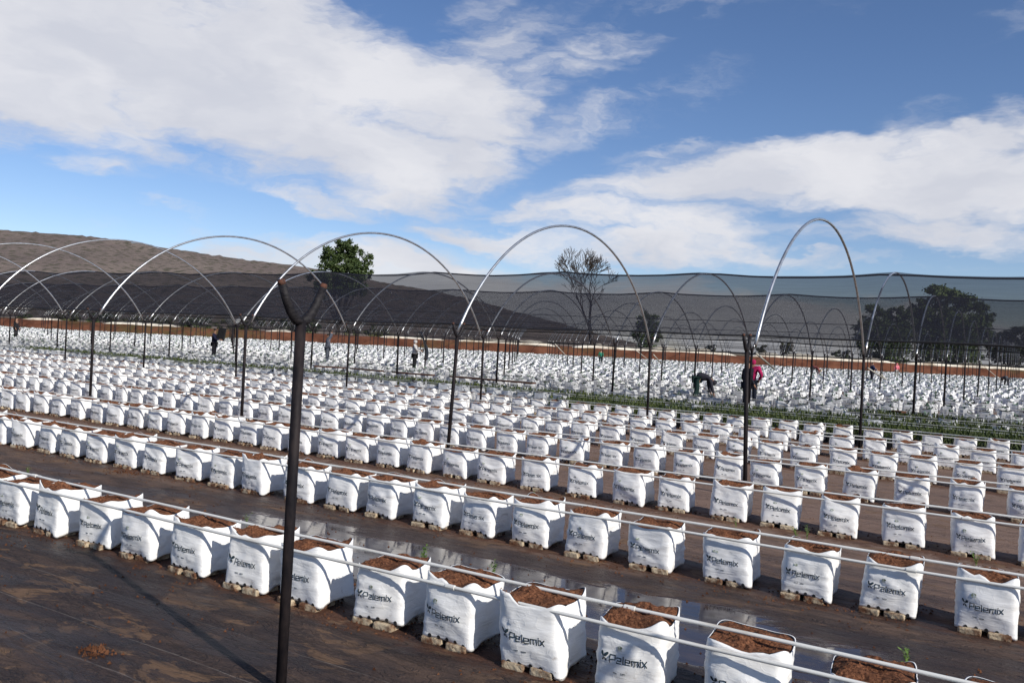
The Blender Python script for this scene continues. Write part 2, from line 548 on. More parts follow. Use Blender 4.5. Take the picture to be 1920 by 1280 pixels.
def join(parts):
    V, F, Mi = [], [], []
    for item in parts:
        v, f = item[0], item[1]
        mi = item[2] if len(item) > 2 else 0
        o = len(V)
        V += list(v)
        F += [tuple(i + o for i in q) for q in f]
        Mi += [mi] * len(f)
    return V, F, Mi


def box(cx, cy, cz, sx, sy, sz):
    V = [(cx + dx * sx / 2, cy + dy * sy / 2, cz + dz * sz / 2) for dx in (-1, 1) for dy in (-1, 1) for dz in (-1, 1)]
    F = [(0, 1, 3, 2), (4, 6, 7, 5), (0, 4, 5, 1), (2, 3, 7, 6), (0, 2, 6, 4), (1, 5, 7, 3)]
    return V, F


ORD = ['zeroth', 'first', 'second', 'third', 'fourth', 'fifth', 'sixth', 'seventh', 'eighth', 'ninth', 'tenth', 'eleventh', 'twelfth', 'thirteenth',
       'fourteenth', 'fifteenth', 'sixteenth', 'seventeenth', 'eighteenth', 'nineteenth', 'twentieth']
TENS = {2: 'twenty', 3: 'thirty', 4: 'forty', 5: 'fifty'}


def ordw(n):
    if n <= 20:
        return ORD[n]
    if n % 10 == 0:
        return TENS[n // 10][:-1] + 'ieth'
    return TENS[n // 10] + '-' + ORD[n % 10]


def rank(i, n):
    """i-th of n counted from the left -> words counted from the closer side"""
    if i == 0:
        return 'leftmost'
    if i == n - 1:
        return 'rightmost'
    if i < n / 2:
        return ordw(i + 1) + ' from the left'
    return ordw(n - i) + ' from the right'


# ------------------------------------------------------------------ ground, hill, bank
def grid_sheet():
    xs = [-2600, -900, -300, -120, -60, -30, -15, -8, -4, 0, 4, 10, 40, 150, 700, 2600]
    ys = [-300, -60, -10, 0, 3, 6, 10, 16, 25, 40, 70, 110, 160, 300, 900, 3600]
    V = [(x, y, 0) for y in ys for x in xs]
    n = len(xs)
    F = [(j * n + i, j * n + i + 1, (j + 1) * n + i + 1, (j + 1) * n + i) for j in range(len(ys) - 1) for i in range(n - 1)]
    return V, F


V, F = grid_sheet()
tag(link('ground', mesh_from(V, F, [M['ground']])), kind='structure')

# hill: ridge line read off the photo as directions, built 1.2 km away with its own slope
ridge_px = [(-900, 330), (-500, 375), (-200, 405), (0, 431), (60, 434), (130, 440), (170, 443), (233, 452), (333, 468), (433, 483), (570, 500), (640, 514), (720, 530), (820, 547),
            (900, 565), (973, 587), (1040, 603), (1087, 617), (1140, 632), (1230, 652), (1400, 664), (1700, 680)]
D_H = 1250.0
cols = []
for k in range(len(ridge_px) - 1):
    (xa, ya), (xb, yb) = ridge_px[k], ridge_px[k + 1]
    m_ = max(2, int((xb - xa) / 7))
    for j in range(m_):
        f = j / m_
        cols.append((xa + (xb - xa) * f, ya + (yb - ya) * f))
V, F = [], []
NR = 46
for (px, py) in cols:
    top = at_depth(px, py, D_H)
    for j in range(NR):
        f = j / (NR - 1)
        dep = D_H * (0.45 + 0.72 * f)
        ff = dep / D_H
        base = Vector((top.x * ff, top.y * ff, 0))
        if ff <= 1:
            hh = (top.z + 2) * (max(0, (ff - 0.45) / 0.55)) ** 1.25
        else:
            hh = (top.z + 2) * (1 - (ff - 1) * 2.2)
        nz = noise.fractal(base * 0.010, 1.0, 2.0, 4) * 10 * min(1, hh / 40) if hh > 0 else 0
        fine = (noise.noise(base * 0.11) * 1.6 + abs(noise.noise(base * 0.23)) * 2.0) * min(1, max(hh, 0) / 25)
        if abs(ff - 1) < 0.02:
            nz = 0
        V.append((base.x, base.y, hh + nz * 0.6 + fine - 2))
nC = len(cols)
for i in range(nC - 1):
    for j in range(NR - 1):
        F.append((i * NR + j, (i + 1) * NR + j, (i + 1) * NR + j + 1, i * NR + j + 1))
tag(link('hill', mesh_from(V, F, [M['hill']], smooth=True)), kind='structure')

# red soil bank across the far end of the field, square to the view
BD = 113.0
V, F = [], []
prof = [(0, 0.0), (0.5, 0.35), (1.1, 0.95), (1.7, 1.32), (2.3, 1.44), (4.5, 1.46), (6.0, 1.3), (8.5, 0.3), (9.5, -0.1)]
nS = 420
for i in range(nS):
    s_ = -130 + 260 * i / (nS - 1)
    wobb = noise.noise(Vector((s_ * 0.06, 0, 3))) * 0.8
    for (dd, hh) in prof:
        p = FW * (BD + dd + wobb + noise.noise(Vector((s_ * 0.5, dd, 0))) * 0.25) + RT * s_
        z = hh * (1 + 0.12 * noise.noise(Vector((s_ * 0.15, dd * 0.5, 9)))) + (noise.noise(Vector((s_ * 1.1, dd * 1.1, 5))) * 0.07 if hh > 0.1 else 0)
        V.append((p.x, p.y, z - (0.02 if hh == 0 else 0)))
k = len(prof)
for i in range(nS - 1):
    for j in range(k - 1):
        F.append((i * k + j, (i + 1) * k + j, (i + 1) * k + j + 1, i * k + j + 1))
tag(link('embankment', mesh_from(V, F, [M['berm']], smooth=True)), kind='structure')


def sheeting(s0, s1, hgt, seed, label):
    V, F = [], []
    n = int((s1 - s0) / 0.3)
    pr = [(-0.1, 0.0), (0.05, 0.55), (0.5, 0.95), (1.2, 0.8), (1.9, 0.9), (2.5, 0.5), (2.7, 0.0)]
    for i in range(n):
        s_ = s0 + (s1 - s0) * i / (n - 1)
        e = min(1, (i + 0.3) / 5, (n - i - 0.7) / 5)
        hump = 0.55 + 0.6 * abs(noise.noise(Vector((s_ * 0.22, seed, 0)))) + 0.25 * noise.noise(Vector((s_ * 0.9, seed, 4)))
        for (dd, hh) in pr:
            p = FW * (BD + 2.1 + dd + 0.3 * noise.noise(Vector((s_ * 0.4, dd, seed)))) + RT * s_
            V.append((p.x, p.y, 1.36 + hh * hgt * 0.75 * hump * e + (0.05 * noise.noise(Vector((s_ * 2, dd * 3, seed))) if hh else 0)))
    k = len(pr)
    for i in range(n - 1):
        for j in range(k - 1):
            F.append((i * k + j, (i + 1) * k + j, (i + 1) * k + j + 1, i * k + j + 1))
        F.append((i * k, i * k + k - 1, (i + 1) * k + k - 1, (i + 1) * k))
    o = link('plastic_sheeting', mesh_from(V, F, [M['sheet']], smooth=True))
    tag(o, label, 'plastic sheeting', 'cream plastic sheeting along the soil bank')


def s_of(px):
    return (px - 960) / FPX * BD


sheeting(s_of(20), s_of(95), 0.8, 1, 'low pale plastic sheeting on the red bank, leftmost piece')
sheeting(s_of(175), s_of(320), 0.75, 2, 'low pale plastic sheeting on the red bank behind the leftmost forked posts')
sheeting(s_of(485), s_of(548), 1.0, 3, 'short crumpled cream plastic sheet on the bank just left of the nearest post')
sheeting(s_of(700), s_of(840), 0.75, 4, 'thin cream plastic sheeting on the bank behind the white-clad worker')
sheeting(s_of(852), s_of(1045), 1.15, 5, 'thick orange-cream roll of plastic sheeting left of the bare tree')
sheeting(s_of(1075), s_of(1390), 1.1, 6, 'long cream plastic sheeting on the bank below the round bush')
sheeting(s_of(1420), s_of(1700), 1.15, 7, 'long humped cream plastic sheeting below the big dark trees')
sheeting(s_of(1715), s_of(2010), 1.1, 8, 'cream plastic sheeting at the right end of the red bank')

# ------------------------------------------------------------------ grow bags
BW, BH = 0.186, 0.325


class Bag:
    def __init__(s, seed, lo=False):
        r = random.Random(seed)
        s.off = Vector((seed * 13.7, seed * 3.1, seed * 7.7))
        s.ears = [r.uniform(-0.006, 0.038) for _ in range(4)]
        s.ears[1] += r.uniform(0.004, 0.022)
        if r.random() < 0.4:
            s.ears[0] += 0.02
        s.tip = [r.uniform(0.0, 0.012), r.uniform(0.018, 0.036), r.uniform(0, 0.01), r.uniform(0, 0.01)]
        s.bulge = r.uniform(0.004, 0.014)
        s.sag = r.uniform(0.0, 0.026)
        s.shear = r.uniform(-0.022, 0.022), r.uniform(-0.012, 0.012)
        s.dent = r.uniform(-0.6, 0.5), r.uniform(0.62, 0.84), r.uniform(0.0, 0.009)
        s.dia = r.uniform(0.5, 1.4), r.uniform(-0.3, 0.3), r.uniform(0.002, 0.007)
        s.slant = r.uniform(-0.010, 0.010)
        s.amp = r.uniform(0.8, 1.25)
        s.wt = r.uniform(0.955, 1.0)
        s.flap = r.uniform(-0.5, 0.5), r.uniform(0.012, 0.03) if r.random() < 0.6 else 0.0
        s.lo = lo
        s.full = r.uniform(-0.012, 0.016)
        s.mounds = [(r.uniform(-0.10, -0.03), r.uniform(-0.08, 0.0), r.uniform(0.012, 0.034)), (r.uniform(0.0, 0.10), r.uniform(0.04, 0.11), r.uniform(0.012, 0.036)), (r.uniform(0.0, 0.08), r.uniform(-0.09, -0.02), -r.uniform(0.008, 0.028))]

    def corner(s, th, k):
        c = (-135, -45, 45, 135)[k]
        d = abs((math.degrees(th) - c + 180) % 360 - 180)
        return math.exp(-(d / 15.0) ** 2)

    def P(s, q, t):
        q = q % 4
        side = int(q)
        f = q - side
        a = -1 + 2 * f
        x, y = ((a, -1), (1, a), (-a, 1), (-1, -a))[side]
        th = math.atan2(y, x)
        c, n = math.cos(th), math.sin(th)
        p = 6.5 + 3.0 * (1 - t)
        wd = BW * (0.945 + 0.06 * t) * (1 - (1 - s.wt) * t)
        r = wd / (abs(c) ** p + abs(n) ** p) ** (1 / p)
        ck = [s.corner(th, k) for k in range(4)]
        face = max(0.0, 1 - sum(ck))
        r += s.bulge * (1.7 if y == -1 or y == 1 else 0.6) * math.sin(PI * min(1, t * 1.05)) * max(0, 1 - (x * y) ** 2)
        r += sum(ck[k] * s.tip[k] for k in range(4)) * (1 - t) ** 2.2
        pos = Vector((c * r, n * r, t * BH))
        o = pos + s.off
        am = s.amp * (0.35 + 0.65 * math.sin(PI * min(1, 0.12 + t * 0.9)))
        dsp = noise.noise(o * 4.2) * 0.014
        rid = 1 - abs(noise.noise(Vector((o.x * 9 + o.z * 5, o.y * 9 - o.z * 3, o.z * 8)))) * 2.6
        dsp += max(0, rid) ** 2 * 0.008
        rid2 = 1 - abs(noise.noise(Vector((o.x * 6 + 9, o.y * 6, o.z * 26)))) * 2.4
        dsp += max(0, rid2) * 0.0030
        rid3 = 1 - abs(noise.noise(Vector((o.x * 7 - o.z * 7, o.y * 7 + 3, o.x * 3 + o.z * 6)))) * 4.0
        dsp -= max(0, rid3) ** 2 * 0.0045
        # sewn fold near the top
        dsp -= 0.0035 * math.exp(-((t - 0.80) / 0.012) ** 2)
        if y == -1:
            # a dent and a slanting fold in the printed face
            dsp -= s.dent[2] * math.exp(-((x - s.dent[0]) / 0.26) ** 2 - ((t - s.dent[1]) / 0.16) ** 2)
            ln = (x - s.dia[1]) * s.dia[0] * 0.5 + (t - 0.55)
            fade = max(0.0, 1 - x * x)
            dsp += s.dia[2] * fade * math.exp(-(ln / 0.05) ** 2) - s.dia[2] * 0.7 * fade * math.exp(-((ln + 0.11) / 0.07) ** 2)
        r2 = r + dsp * am
        # front face pushed back a little where the flap folds
        z = t * (BH + sum(ck[k] * s.ears[k] for k in range(4)))
        if t > 0.5:
            g = ((t - 0.5) * 2) ** 2
            z += g * (noise.noise(Vector((c * 1.6, n * 1.6, s.off.x))) * 0.016 - s.sag * face * (1 if n < -0.5 else 0.4))
            z += g * s.slant * c
            if n < -0.3 and s.flap[1]:
                z += g * s.flap[1] * math.exp(-((c - s.flap[0]) / 0.12) ** 2)
        z -= (1 - t) ** 3 * sum(ck[k] * s.tip[k] for k in range(4)) * 0.8
        return Vector((c * r2 + s.shear[0] * t, n * r2 + s.shear[1] * t, z))

    def front(s, a, b, lift=0.0024):
        q = (a + 1) / 2
        p = s.P(q, b)
        e = 0.01
        du = s.P(q + e, b) - s.P(q - e, b)
        dv = s.P(q, b + e) - s.P(q, b - e)
        n = du.cross(dv).normalized()
        if n.y > 0:
            n = -n
        return p + n * lift

    def build(s, n=15, m=24, logo=True, patch=True):
        V, F, Mi = [], [], []
        N = 4 * n
        qs = [(i / n) for i in range(N)]
        # more samples near corners
        qq = []
        for q in qs:
            side = int(q + 1e-9)
            f = q - side
            f2 = 0.5 - 0.5 * math.cos(PI * f)
            qq.append(side + f * 0.45 + f2 * 0.55)
        ts = [j / m for j in range(m + 1)]
        for t in ts:
            for q in qq:
                V.append(s.P(q, t))
        for j in range(m):
            for i in range(N):
                i2 = (i + 1) % N
                F.append((j * N + i, j * N + i2, (j + 1) * N + i2, (j + 1) * N + i))
                Mi.append(0)
        # underside
        base = len(V)
        for i in range(N):
            p = V[i]
            V.append(Vector((p.x * 0.86, p.y * 0.86, 0.006)))
        V.append(Vector((0, 0, 0.004)))
        for i in range(N):
            i2 = (i + 1) % N
            F.append((i, base + i, base + i2, i2))
            Mi.append(1)
            F.append((base + i, base + N, base + i2))
            Mi.append(1)
        # turned-in rim, black inside
        top0 = m * N
        r1 = len(V)
        for i in range(N):
            p = V[top0 + i]
            V.append(Vector((p.x * 0.975, p.y * 0.975, p.z - 0.001)))
        r2 = len(V)
        for i in range(N):
            p = V[top0 + i]
            V.append(Vector((p.x * 0.93, p.y * 0.93, BH * 0.88)))
        for i in range(N):
            i2 = (i + 1) % N
            F.append((top0 + i, top0 + i2, r1 + i2, r1 + i))
            Mi.append(0)
            F.append((r1 + i, r1 + i2, r2 + i2, r2 + i))
            Mi.append(1)
        nsm = len(F)

        def addpoly(pts, mi, lift=0.0026):
            o = len(V)
            for (a, b) in pts:
                V.append(s.front(a, b, lift))
            F.append(tuple(range(o, o + len(pts))))
            Mi.append(mi)

        def stroke(p0, p1, wd, mi=2):
            # coordinates in metres on the front face: x -> a, z -> b
            (x0, z0), (x1, z1) = p0, p1
            L = math.hypot(x1 - x0, z1 - z0)
            ux, uz = (x1 - x0) / L, (z1 - z0) / L
            hx, hz = -uz * wd / 2, ux * wd / 2
            x0 -= ux * wd * 0.48
            z0 -= uz * wd * 0.48
            L += wd * 0.96
            k = max(1, int(L / 0.007))
            o = len(V)
            for j in range(k + 1):
                for sg in (-1, 1):
                    xx = x0 + ux * L * j / k + sg * hx
                    zz = z0 + uz * L * j / k + sg * hz
                    V.append(s.front(xx / BW, zz / BH))
            for j in range(k):
                F.append((o + 2 * j, o + 2 * j + 1, o + 2 * j + 3, o + 2 * j + 2))
                Mi.append(mi)

        if logo:
            cap = 0.036
            z0 = 0.130
            x = -0.090
            lets = [
                (0.78, [[(0, 0), (0, 1), (.72, 1), (.72, .42), (.16, .42)]]),
                (0.72, [[(.62, 0), (0, 0), (0, .72), (.64, .72), (.64, .36), (.12, .36)]]),
                (0.20, [[(.05, 1.02), (.05, 0), (.14, 0)]]),
                (0.72, [[(.62, 0), (0, 0), (0, .72), (.64, .72), (.64, .36), (.12, .36)]]),
                (0.98, [[(0, 0), (0, .72), (.88, .72), (.88, 0)], [(.44, .70), (.44, 0)]]),
                (0.12, [[(.04, 0), (.04, .72)], [(.04, .93), (.04, 1.0)]]),
                (0.66, [[(0, 0), (.62, .72)], [(0, .72), (.62, 0)]]),
            ]
            for wl, polys in lets:
                for pl in polys:
                    for a_, b_ in zip(pl[:-1], pl[1:]):
                        stroke((x + a_[0] * cap, z0 + a_[1] * cap), (x + b_[0] * cap, z0 + b_[1] * cap), 0.0052)
                x += (wl + 0.17) * cap
            # leaf emblem: four petals
            cx, cz = -0.122, z0 + 0.020

            def petal(ang, L, wd, off):
                ca, sa = math.cos(ang), math.sin(ang)
                pts = []
                for j in range(10):
                    th = 2 * PI * j / 10
                    lx = off + L / 2 + L / 2 * math.cos(th)
                    ly = wd / 2 * math.sin(th) * (1.0 if math.cos(th) > 0 else 0.8)
                    pts.append(((cx + lx * ca - ly * sa) / BW, (cz + lx * sa + ly * ca) / BH))
                addpoly(pts, 2, 0.0034)
            petal(math.radians(50), 0.029, 0.016, 0.002)
            petal(math.radians(128), 0.029, 0.014, 0.002)
            petal(math.radians(-55), 0.020, 0.010, 0.002)
            petal(math.radians(-125), 0.020, 0.010, 0.002)
            # two small printed lines
            for (xa, xb) in ((-0.072, -0.051), (-0.032, -0.008)):
                for zz, wd in ((0.081, 0.0035), (0.075, 0.0016)):
                    stroke((xa, zz), (xb, zz), wd)
            stroke((-0.07, 0.060), (0.0, 0.060), 0.0007)
            # drain holes along the bottom edge
            for a_ in (-0.62, -0.28, 0.06, 0.40, 0.72):
                pts = []
                for j in range(9):
                    th = 2 * PI * j / 9
                    pts.append((a_ + 0.0125 * math.cos(th) / BW, 0.018 + 0.0125 * math.sin(th) / BH + 0.012))
                addpoly(pts, 1, 0.0026)
        if patch:
            rr = random.Random(int(s.off.x * 10))
            xx, zz = rr.uniform(-0.08, -0.02), rr.uniform(0.200, 0.225)
            ww, hh = rr.uniform(0.012, 0.022), rr.uniform(0.008, 0.014)
            pts = [(xx - ww, zz - hh), (xx + ww * 0.9, zz - hh * 1.1), (xx + ww, zz + hh * 0.6), (xx + ww * 0.2, zz + hh), (xx - ww * 0.9, zz + hh * 0.8)]
            addpoly([(a / BW, b / BH) for a, b in pts], 3, 0.0030)
        me = mesh_from(V, F, [M['bag'], M['black_film'], M['ink'], M['patch']], Mi)
        sm = [i < nsm for i in range(len(F))]
        me.polygons.foreach_set('use_smooth', sm)
        return me

    def soil(s, rings=13, n=13):
        N = 4 * n
        V, F = [], []
        edge = [s.P(i / n, 0.985) for i in range(N)]
        zc = BH + 0.004 + s.full
        V.append(Vector((0, 0, zc)))
        for j in range(1, rings + 1):
            f = j / rings
            for i in range(N):
                p = edge[i]
                x, y = p.x * 0.945 * f, p.y * 0.945 * f
                z = zc * (1 - f ** 4) + (p.z + 0.002) * f ** 4
                for (mx, my, mh) in s.mounds:
                    z += mh * math.exp(-((x - mx) ** 2 + (y - my) ** 2) / 0.0034)
                o = Vector((x, y, 0)) * 30 + s.off
                z += noise.noise(o) * 0.010 + noise.noise(o * 2.6) * 0.007
                V.append(Vector((x, y, z)))
        for i in range(N):
            F.append((0, 1 + i, 1 + (i + 1) % N))
        for j in range(rings - 1):
            for i in range(N):
                i2 = (i + 1) % N
                F.append((1 + j * N + i, 1 + (j + 1) * N + i, 1 + (j + 1) * N + i2, 1 + j * N + i2))
        # crumbs of fibre
        rr = random.Random(int(s.off.y * 10))
        for _ in range(60):
            v = V[rr.randrange(1, len(V))]
            if v.length < 0.05:
                continue
            r = rr.uniform(0.002, 0.006)
            o = len(V)
            c = v + Vector((rr.uniform(-.008, .008), rr.uniform(-.008, .008), r * 0.6))
            for dv in ((1, 0, 0), (-.6, .8, 0), (-.5, -.8, .1), (0, 0, 1.1)):
                V.append(c + Vector([d * r * rr.uniform(.6, 1.6) for d in dv]))
            F += [(o, o + 1, o + 3), (o + 1, o + 2, o + 3), (o + 2, o, o + 3)]
        return mesh_from(V, F, [M['coir']], smooth=False)


NV = 18
bagdefs = [Bag(i + 1) for i in range(NV)]
bag_me = [bd.build(patch=(i % 3 != 2)) for i, bd in enumerate(bagdefs)]
soil_me = [bd.soil() for bd in bagdefs]

ZB = 0.036          # bags stand on blocks this high
ROWS = []
rowxs = {
    0: [-8.4, -7.85, -7.3, -6.76, -6.17, -5.62, -5.03, -4.45, -3.93, -3.33, -2.79, -2.23, -1.70, -1.13, -0.57, 0.0],
    1: [-12.65, -12.1, -11.52, -10.96, -10.45, -9.88, -9.29, -8.74, -8.13, -7.58, -7.04, -6.42, -5.84, -5.32, -4.73, -4.21, -3.67, -3.12, -2.55, -1.94, -1.36, -0.82, -0.22],
    2: [-6.79, -6.22, -5.68, -5.06, -4.44, -3.83, -3.33, -2.72, -2.2, -1.63, -1.03, -0.45],
    3: [-6.44, -5.86, -5.23, -4.65, -4.08, -3.51, -3.0, -2.43, -1.85, -1.25, -0.66, -0.05],
    4: [-3.06, -2.49, -1.93, -1.38, -0.82, -0.25],
    5: [-3.48, -2.94, -2.39, -1.83, -1.28, -0.72, -0.15],
    6: [-3.91, -3.36, -2.78, -2.24, -1.70, -1.15, -0.6, -0.05],
}
pipeY = [4.0, 6.4, 8.9, 11.35, 13.75, 16.05, 18.4] + [20.8 + 2.4 * i for i in range(50)]


def inframe(X, Y, Z, mx=0, my=0):
    p = proj(X, Y, Z)
    return p is not None and -mx < p[0] < 1920 + mx and -my < p[1] < 1280 + my


BODY = []     # individual bags: (row, x, y)
FARB = []
rr = random.Random(11)
for r_, py_ in enumerate(pipeY):
    yc = py_ + 0.200
    xs = [q - 0.022 for q in rowxs.get(r_, [-0.3 - rr.random() * 0.5])]
    x = xs[0]
    while True:
        x -= 0.545 + rr.uniform(-0.035, 0.035)
        if x < -1.99 * yc - 1.5:
            break
        dep = FW.x * x + FW.y * yc
        if dep > BD - 1.0:
            break
        xs.append(x)
    x = max(xs)
    while x < min(7.0, 2.5 + yc * 0.12):
        x += 0.56
        xs.append(x)
    for x in xs:
        dep = FW.x * x + FW.y * yc
        if dep > BD - 1.0 or dep < 1.0:
            continue
        vis = inframe(x, yc, 0.3, 60 if r_ < 3 else 8, 150)
        if r_ == 7 and x > -10.9 and rr.random() < 0.8:
            continue
        if r_ < 7 and vis:
            BODY.append((r_, x, yc + rr.uniform(-0.02, 0.02)))
        else:
            FARB.append((r_, x, yc + rr.uniform(-0.05, 0.05), vis))

ROWNAME = ['nearest', 'second', 'third', 'fourth', 'fifth', 'sixth', 'seventh']
LOOK = ['', 'upright ', '', 'slumped ', '', '', 'wrinkled ', '', 'bulging ', '', '', '']
blocks = []
byrow = {}
for b_ in BODY:
    byrow.setdefault(b_[0], []).append(b_)
rb = random.Random(5)
count_bags = 0
for r_, lst in byrow.items():
    lst.sort(key=lambda q: q[1])
    for i, (_, x, y) in enumerate(lst):
        vi = rb.randrange(NV)
        root = link('grow_bag', None, loc=(x, y, ZB + rb.uniform(-0.004, 0.004)),
                    rot=(rb.uniform(-0.03, 0.03), rb.uniform(-0.05, 0.05), rb.uniform(-0.04, 0.15)),
                    scale=(rb.uniform(0.95, 1.04), rb.uniform(0.95, 1.04), rb.uniform(0.93, 1.04)))
        root.empty_display_size = 0.1
        fill = 'heaped with brown coir' if bagdefs[vi].full > 0.004 else 'filled with brown coir'
        tag(root, 'white grow bag %s, %s in the %s row' % (fill, rank(i, len(lst)), ROWNAME[r_]), 'grow bag', 'white grow bags standing in rows')
        link('bag_wall', bag_me[vi], root)
        link('coir_fill', soil_me[vi], root)
        count_bags += 1
        for side, (bx, by) in enumerate(((-0.09, -0.10), (0.085, -0.095))):
            blocks.append((r_, i, len(lst), side, x + bx + rb.uniform(-.015, .015), y + by + rb.uniform(-.015, .01)))


# blocks under the bags
def block_mesh(seed, L=0.135, W=0.20):
    bm = bmesh.new()
    bmesh.ops.create_cube(bm, size=1)
    for v in bm.verts:
        v.co = Vector((v.co.x * L, v.co.y * W, v.co.z * 0.042 + 0.017))
    bmesh.ops.bevel(bm, geom=list(bm.edges), offset=0.010, segments=2, affect='EDGES', profile=0.6)
    bmesh.ops.subdivide_edges(bm, edges=[e for e in bm.edges if e.calc_length() > 0.03], cuts=4, use_grid_fill=True)
    for v in bm.verts:
        v.co += Vector((noise.noise(v.co * 40 + Vector((seed, 0, 0))), noise.noise(v.co * 40 + Vector((0, seed, 0))), noise.noise(v.co * 40 + Vector((0, 0, seed))) * 0.5)) * 0.004
    me = bpy.data.meshes.new('mesh')
    bm.to_mesh(me)
    bm.free()
    me.materials.append(M['block'])
    return me


blk = [block_mesh(s_ * 5.3) for s_ in range(4)]
rest = []
for k, (r_, i, n, side, x, y) in enumerate(blocks):
    if k < 280:
        o = link('concrete_block', blk[rb.randrange(4)], loc=(x, y, 0), rot=(0, 0, rb.uniform(-0.12, 0.12)))
        tag(o, 'muddy concrete block under the %s corner of the bag %s, %s row' % ('left' if side == 0 else 'right', rank(i, n), ROWNAME[r_]), 'block', 'concrete blocks under the grow bags')
    else:
        rest.append(box(x, y, 0.018, 0.15, 0.19, 0.040))
V, F, Mi = join(rest)
tag(link('support_blocks', mesh_from(V, F, [M['block']])), 'concrete blocks under the farther rows of grow bags', 'blocks', kind='stuff')

# far bags: one object
rf = random.Random(3)


def lowbag(seed, sides=12, plant=True):
    bd = Bag(seed + 100)
    V, F, Mi = [], [], []
    rs = random.Random(seed)
    ts = (0.0, 0.25, 0.55, 0.82, 1.0)
    flap = rs.random() < 0.5
    for t in ts:
        for i in range(sides):
            p = bd.P((i + 0.5) * 4 / sides, t)
            if t == 1.0 and flap:
                p = p * 1.0
                p.z += rs.uniform(-0.06, 0.05)
                p.x *= rs.uniform(0.8, 1.06)
                p.y *= rs.uniform(0.8, 1.06)
            V.append(p)
    for j in range(len(ts) - 1):
        for i in range(sides):
            i2 = (i + 1) % sides
            F.append((j * sides + i, j * sides + i2, (j + 1) * sides + i2, (j + 1) * sides + i))
            Mi.append(0)
    o = len(V)
    for i in range(sides):
        p = V[(len(ts) - 1) * sides + i]
        V.append(Vector((p.x * .93, p.y * .93, 0.24 + (0.02 if not flap else -0.01))))
    for i in range(sides):
        i2 = (i + 1) % sides
        F.append(((len(ts) - 1) * sides + i, (len(ts) - 1) * sides + i2, o + i2, o + i))
        Mi.append(1)
    F.append(tuple(range(o, o + sides)))
    Mi.append(2)
    if plant:
        for _ in range(8):
            a = rs.uniform(0, 2 * PI)
            L = rs.uniform(0.05, 0.13)
            b0 = Vector((rs.uniform(-.05, .05), rs.uniform(-.05, .05), 0.26))
            d = Vector((math.cos(a) * .6, math.sin(a) * .6, rs.uniform(.4, 1.1)))
            side_ = Vector((-math.sin(a), math.cos(a), 0)) * 0.022
            o = len(V)
            V += [b0 - side_ * .3, b0 + d * L - side_, b0 + d * L * 1.5, b0 + d * L + side_]
            F.append((o, o + 1, o + 2, o + 3))
            Mi.append(3)
    return np.array([tuple(v) for v in V]), F, Mi


lows = [lowbag(i, plant=True) for i in range(10)] + [lowbag(i + 50, plant=False) for i in range(4)]
allV, allF, allM = [], [], []
off = 0
for (r_, x, y, vis) in FARB:
    planted = y > 24.5
    vi = rf.randrange(10) if planted else 10 + rf.randrange(4)
    v, f, mi = lows[vi]
    a = rf.choice((0, 0, PI / 2, PI, -PI / 2)) + rf.uniform(-.3, .3)
    s_ = rf.uniform(0.9, 1.12)
    R = np.array([[math.cos(a), -math.sin(a), 0], [math.sin(a), math.cos(a), 0], [0, 0, 1]]) * s_
    tl = rf.uniform(-.06, .06)
    vv = v @ R.T
    vv[:, 2] += vv[:, 0] * tl
    allV.append(vv + np.array([x, y, ZB]))
    allF += [tuple(i + off for i in q) for q in f]
    allM += mi
    off += len(v)
allV = np.concatenate(allV)
me = bpy.data.meshes.new('mesh')
me.from_pydata(allV.tolist(), [], allF)
for m_ in (M['bag_far'], M['black_film'], M['coir'], M['bluegreen']):
    me.materials.append(m_)
me.polygons.foreach_set('material_index', allM)
me.update()
tag(link('distant_grow_bags', me), 'mass of white grow bags with small plants filling the far field', 'grow bags', kind='stuff')
print('bags', count_bags, 'far', len(FARB), 'blocks', len(blocks))

# loose coir spilled on the mat
rc = random.Random(99)
V, F = [], []
for _ in range(9000):
    r_ = rc.choice((0, 0, 0, 1, 1, 1, 2, 2, 3))
    yc = pipeY[r_] + 0.2
    x = rc.uniform(-1.95 * yc - 0.5, 0.6)
    if rc.random() < 0.85:
        y = yc + rc.gauss(0, 0.24)
    else:
        y = rc.uniform(2.6, 9)
    if noise.noise(Vector((x * 1.3, y * 2, 0))) < -0.15:
        continue
    r = rc.uniform(0.003, 0.011)
    o = len(V)
    for dv in ((1, 0, 0), (-.6, .8, 0), (-.5, -.8, 0), (0, 0, 0.9)):
        V.append(Vector((x, y, 0.001)) + Vector([d * r * rc.uniform(.6, 1.8) for d in dv]))
    F += [(o, o + 1, o + 3), (o + 1, o + 2, o + 3), (o + 2, o, o + 3)]
for (px, py, sp) in ((180, 1222, 0.06), (455, 895, 0.16), (230, 885, 0.12)):
    gx, gy = ground_at(px, py)
    for _ in range(90):
        r = rc.uniform(0.004, 0.012)
        x, y = gx + rc.gauss(0, sp), gy + rc.gauss(0, sp * .6)
        o = len(V)
        for dv in ((1, 0, 0), (-.6, .8, 0), (-.5, -.8, 0), (0, 0, 1.2)):
            V.append(Vector((x, y, 0.001)) + Vector([d * r * rc.uniform(.6, 1.8) for d in dv]))
        F += [(o, o + 1, o + 3), (o + 1, o + 2, o + 3), (o + 2, o, o + 3)]
M['crumb'] = mat('damp_coir', (0.1, 0.045, 0.022), 0.95, 0, 0.1, two_tone((0.045, 0.018, 0.010), (0.15, 0.066, 0.034), 9))
tag(link('spilled_coir', mesh_from(V, F, [M['crumb']])), 'loose brown coir crumbs spilled on the mat around the bags', 'crumbs', kind='stuff')

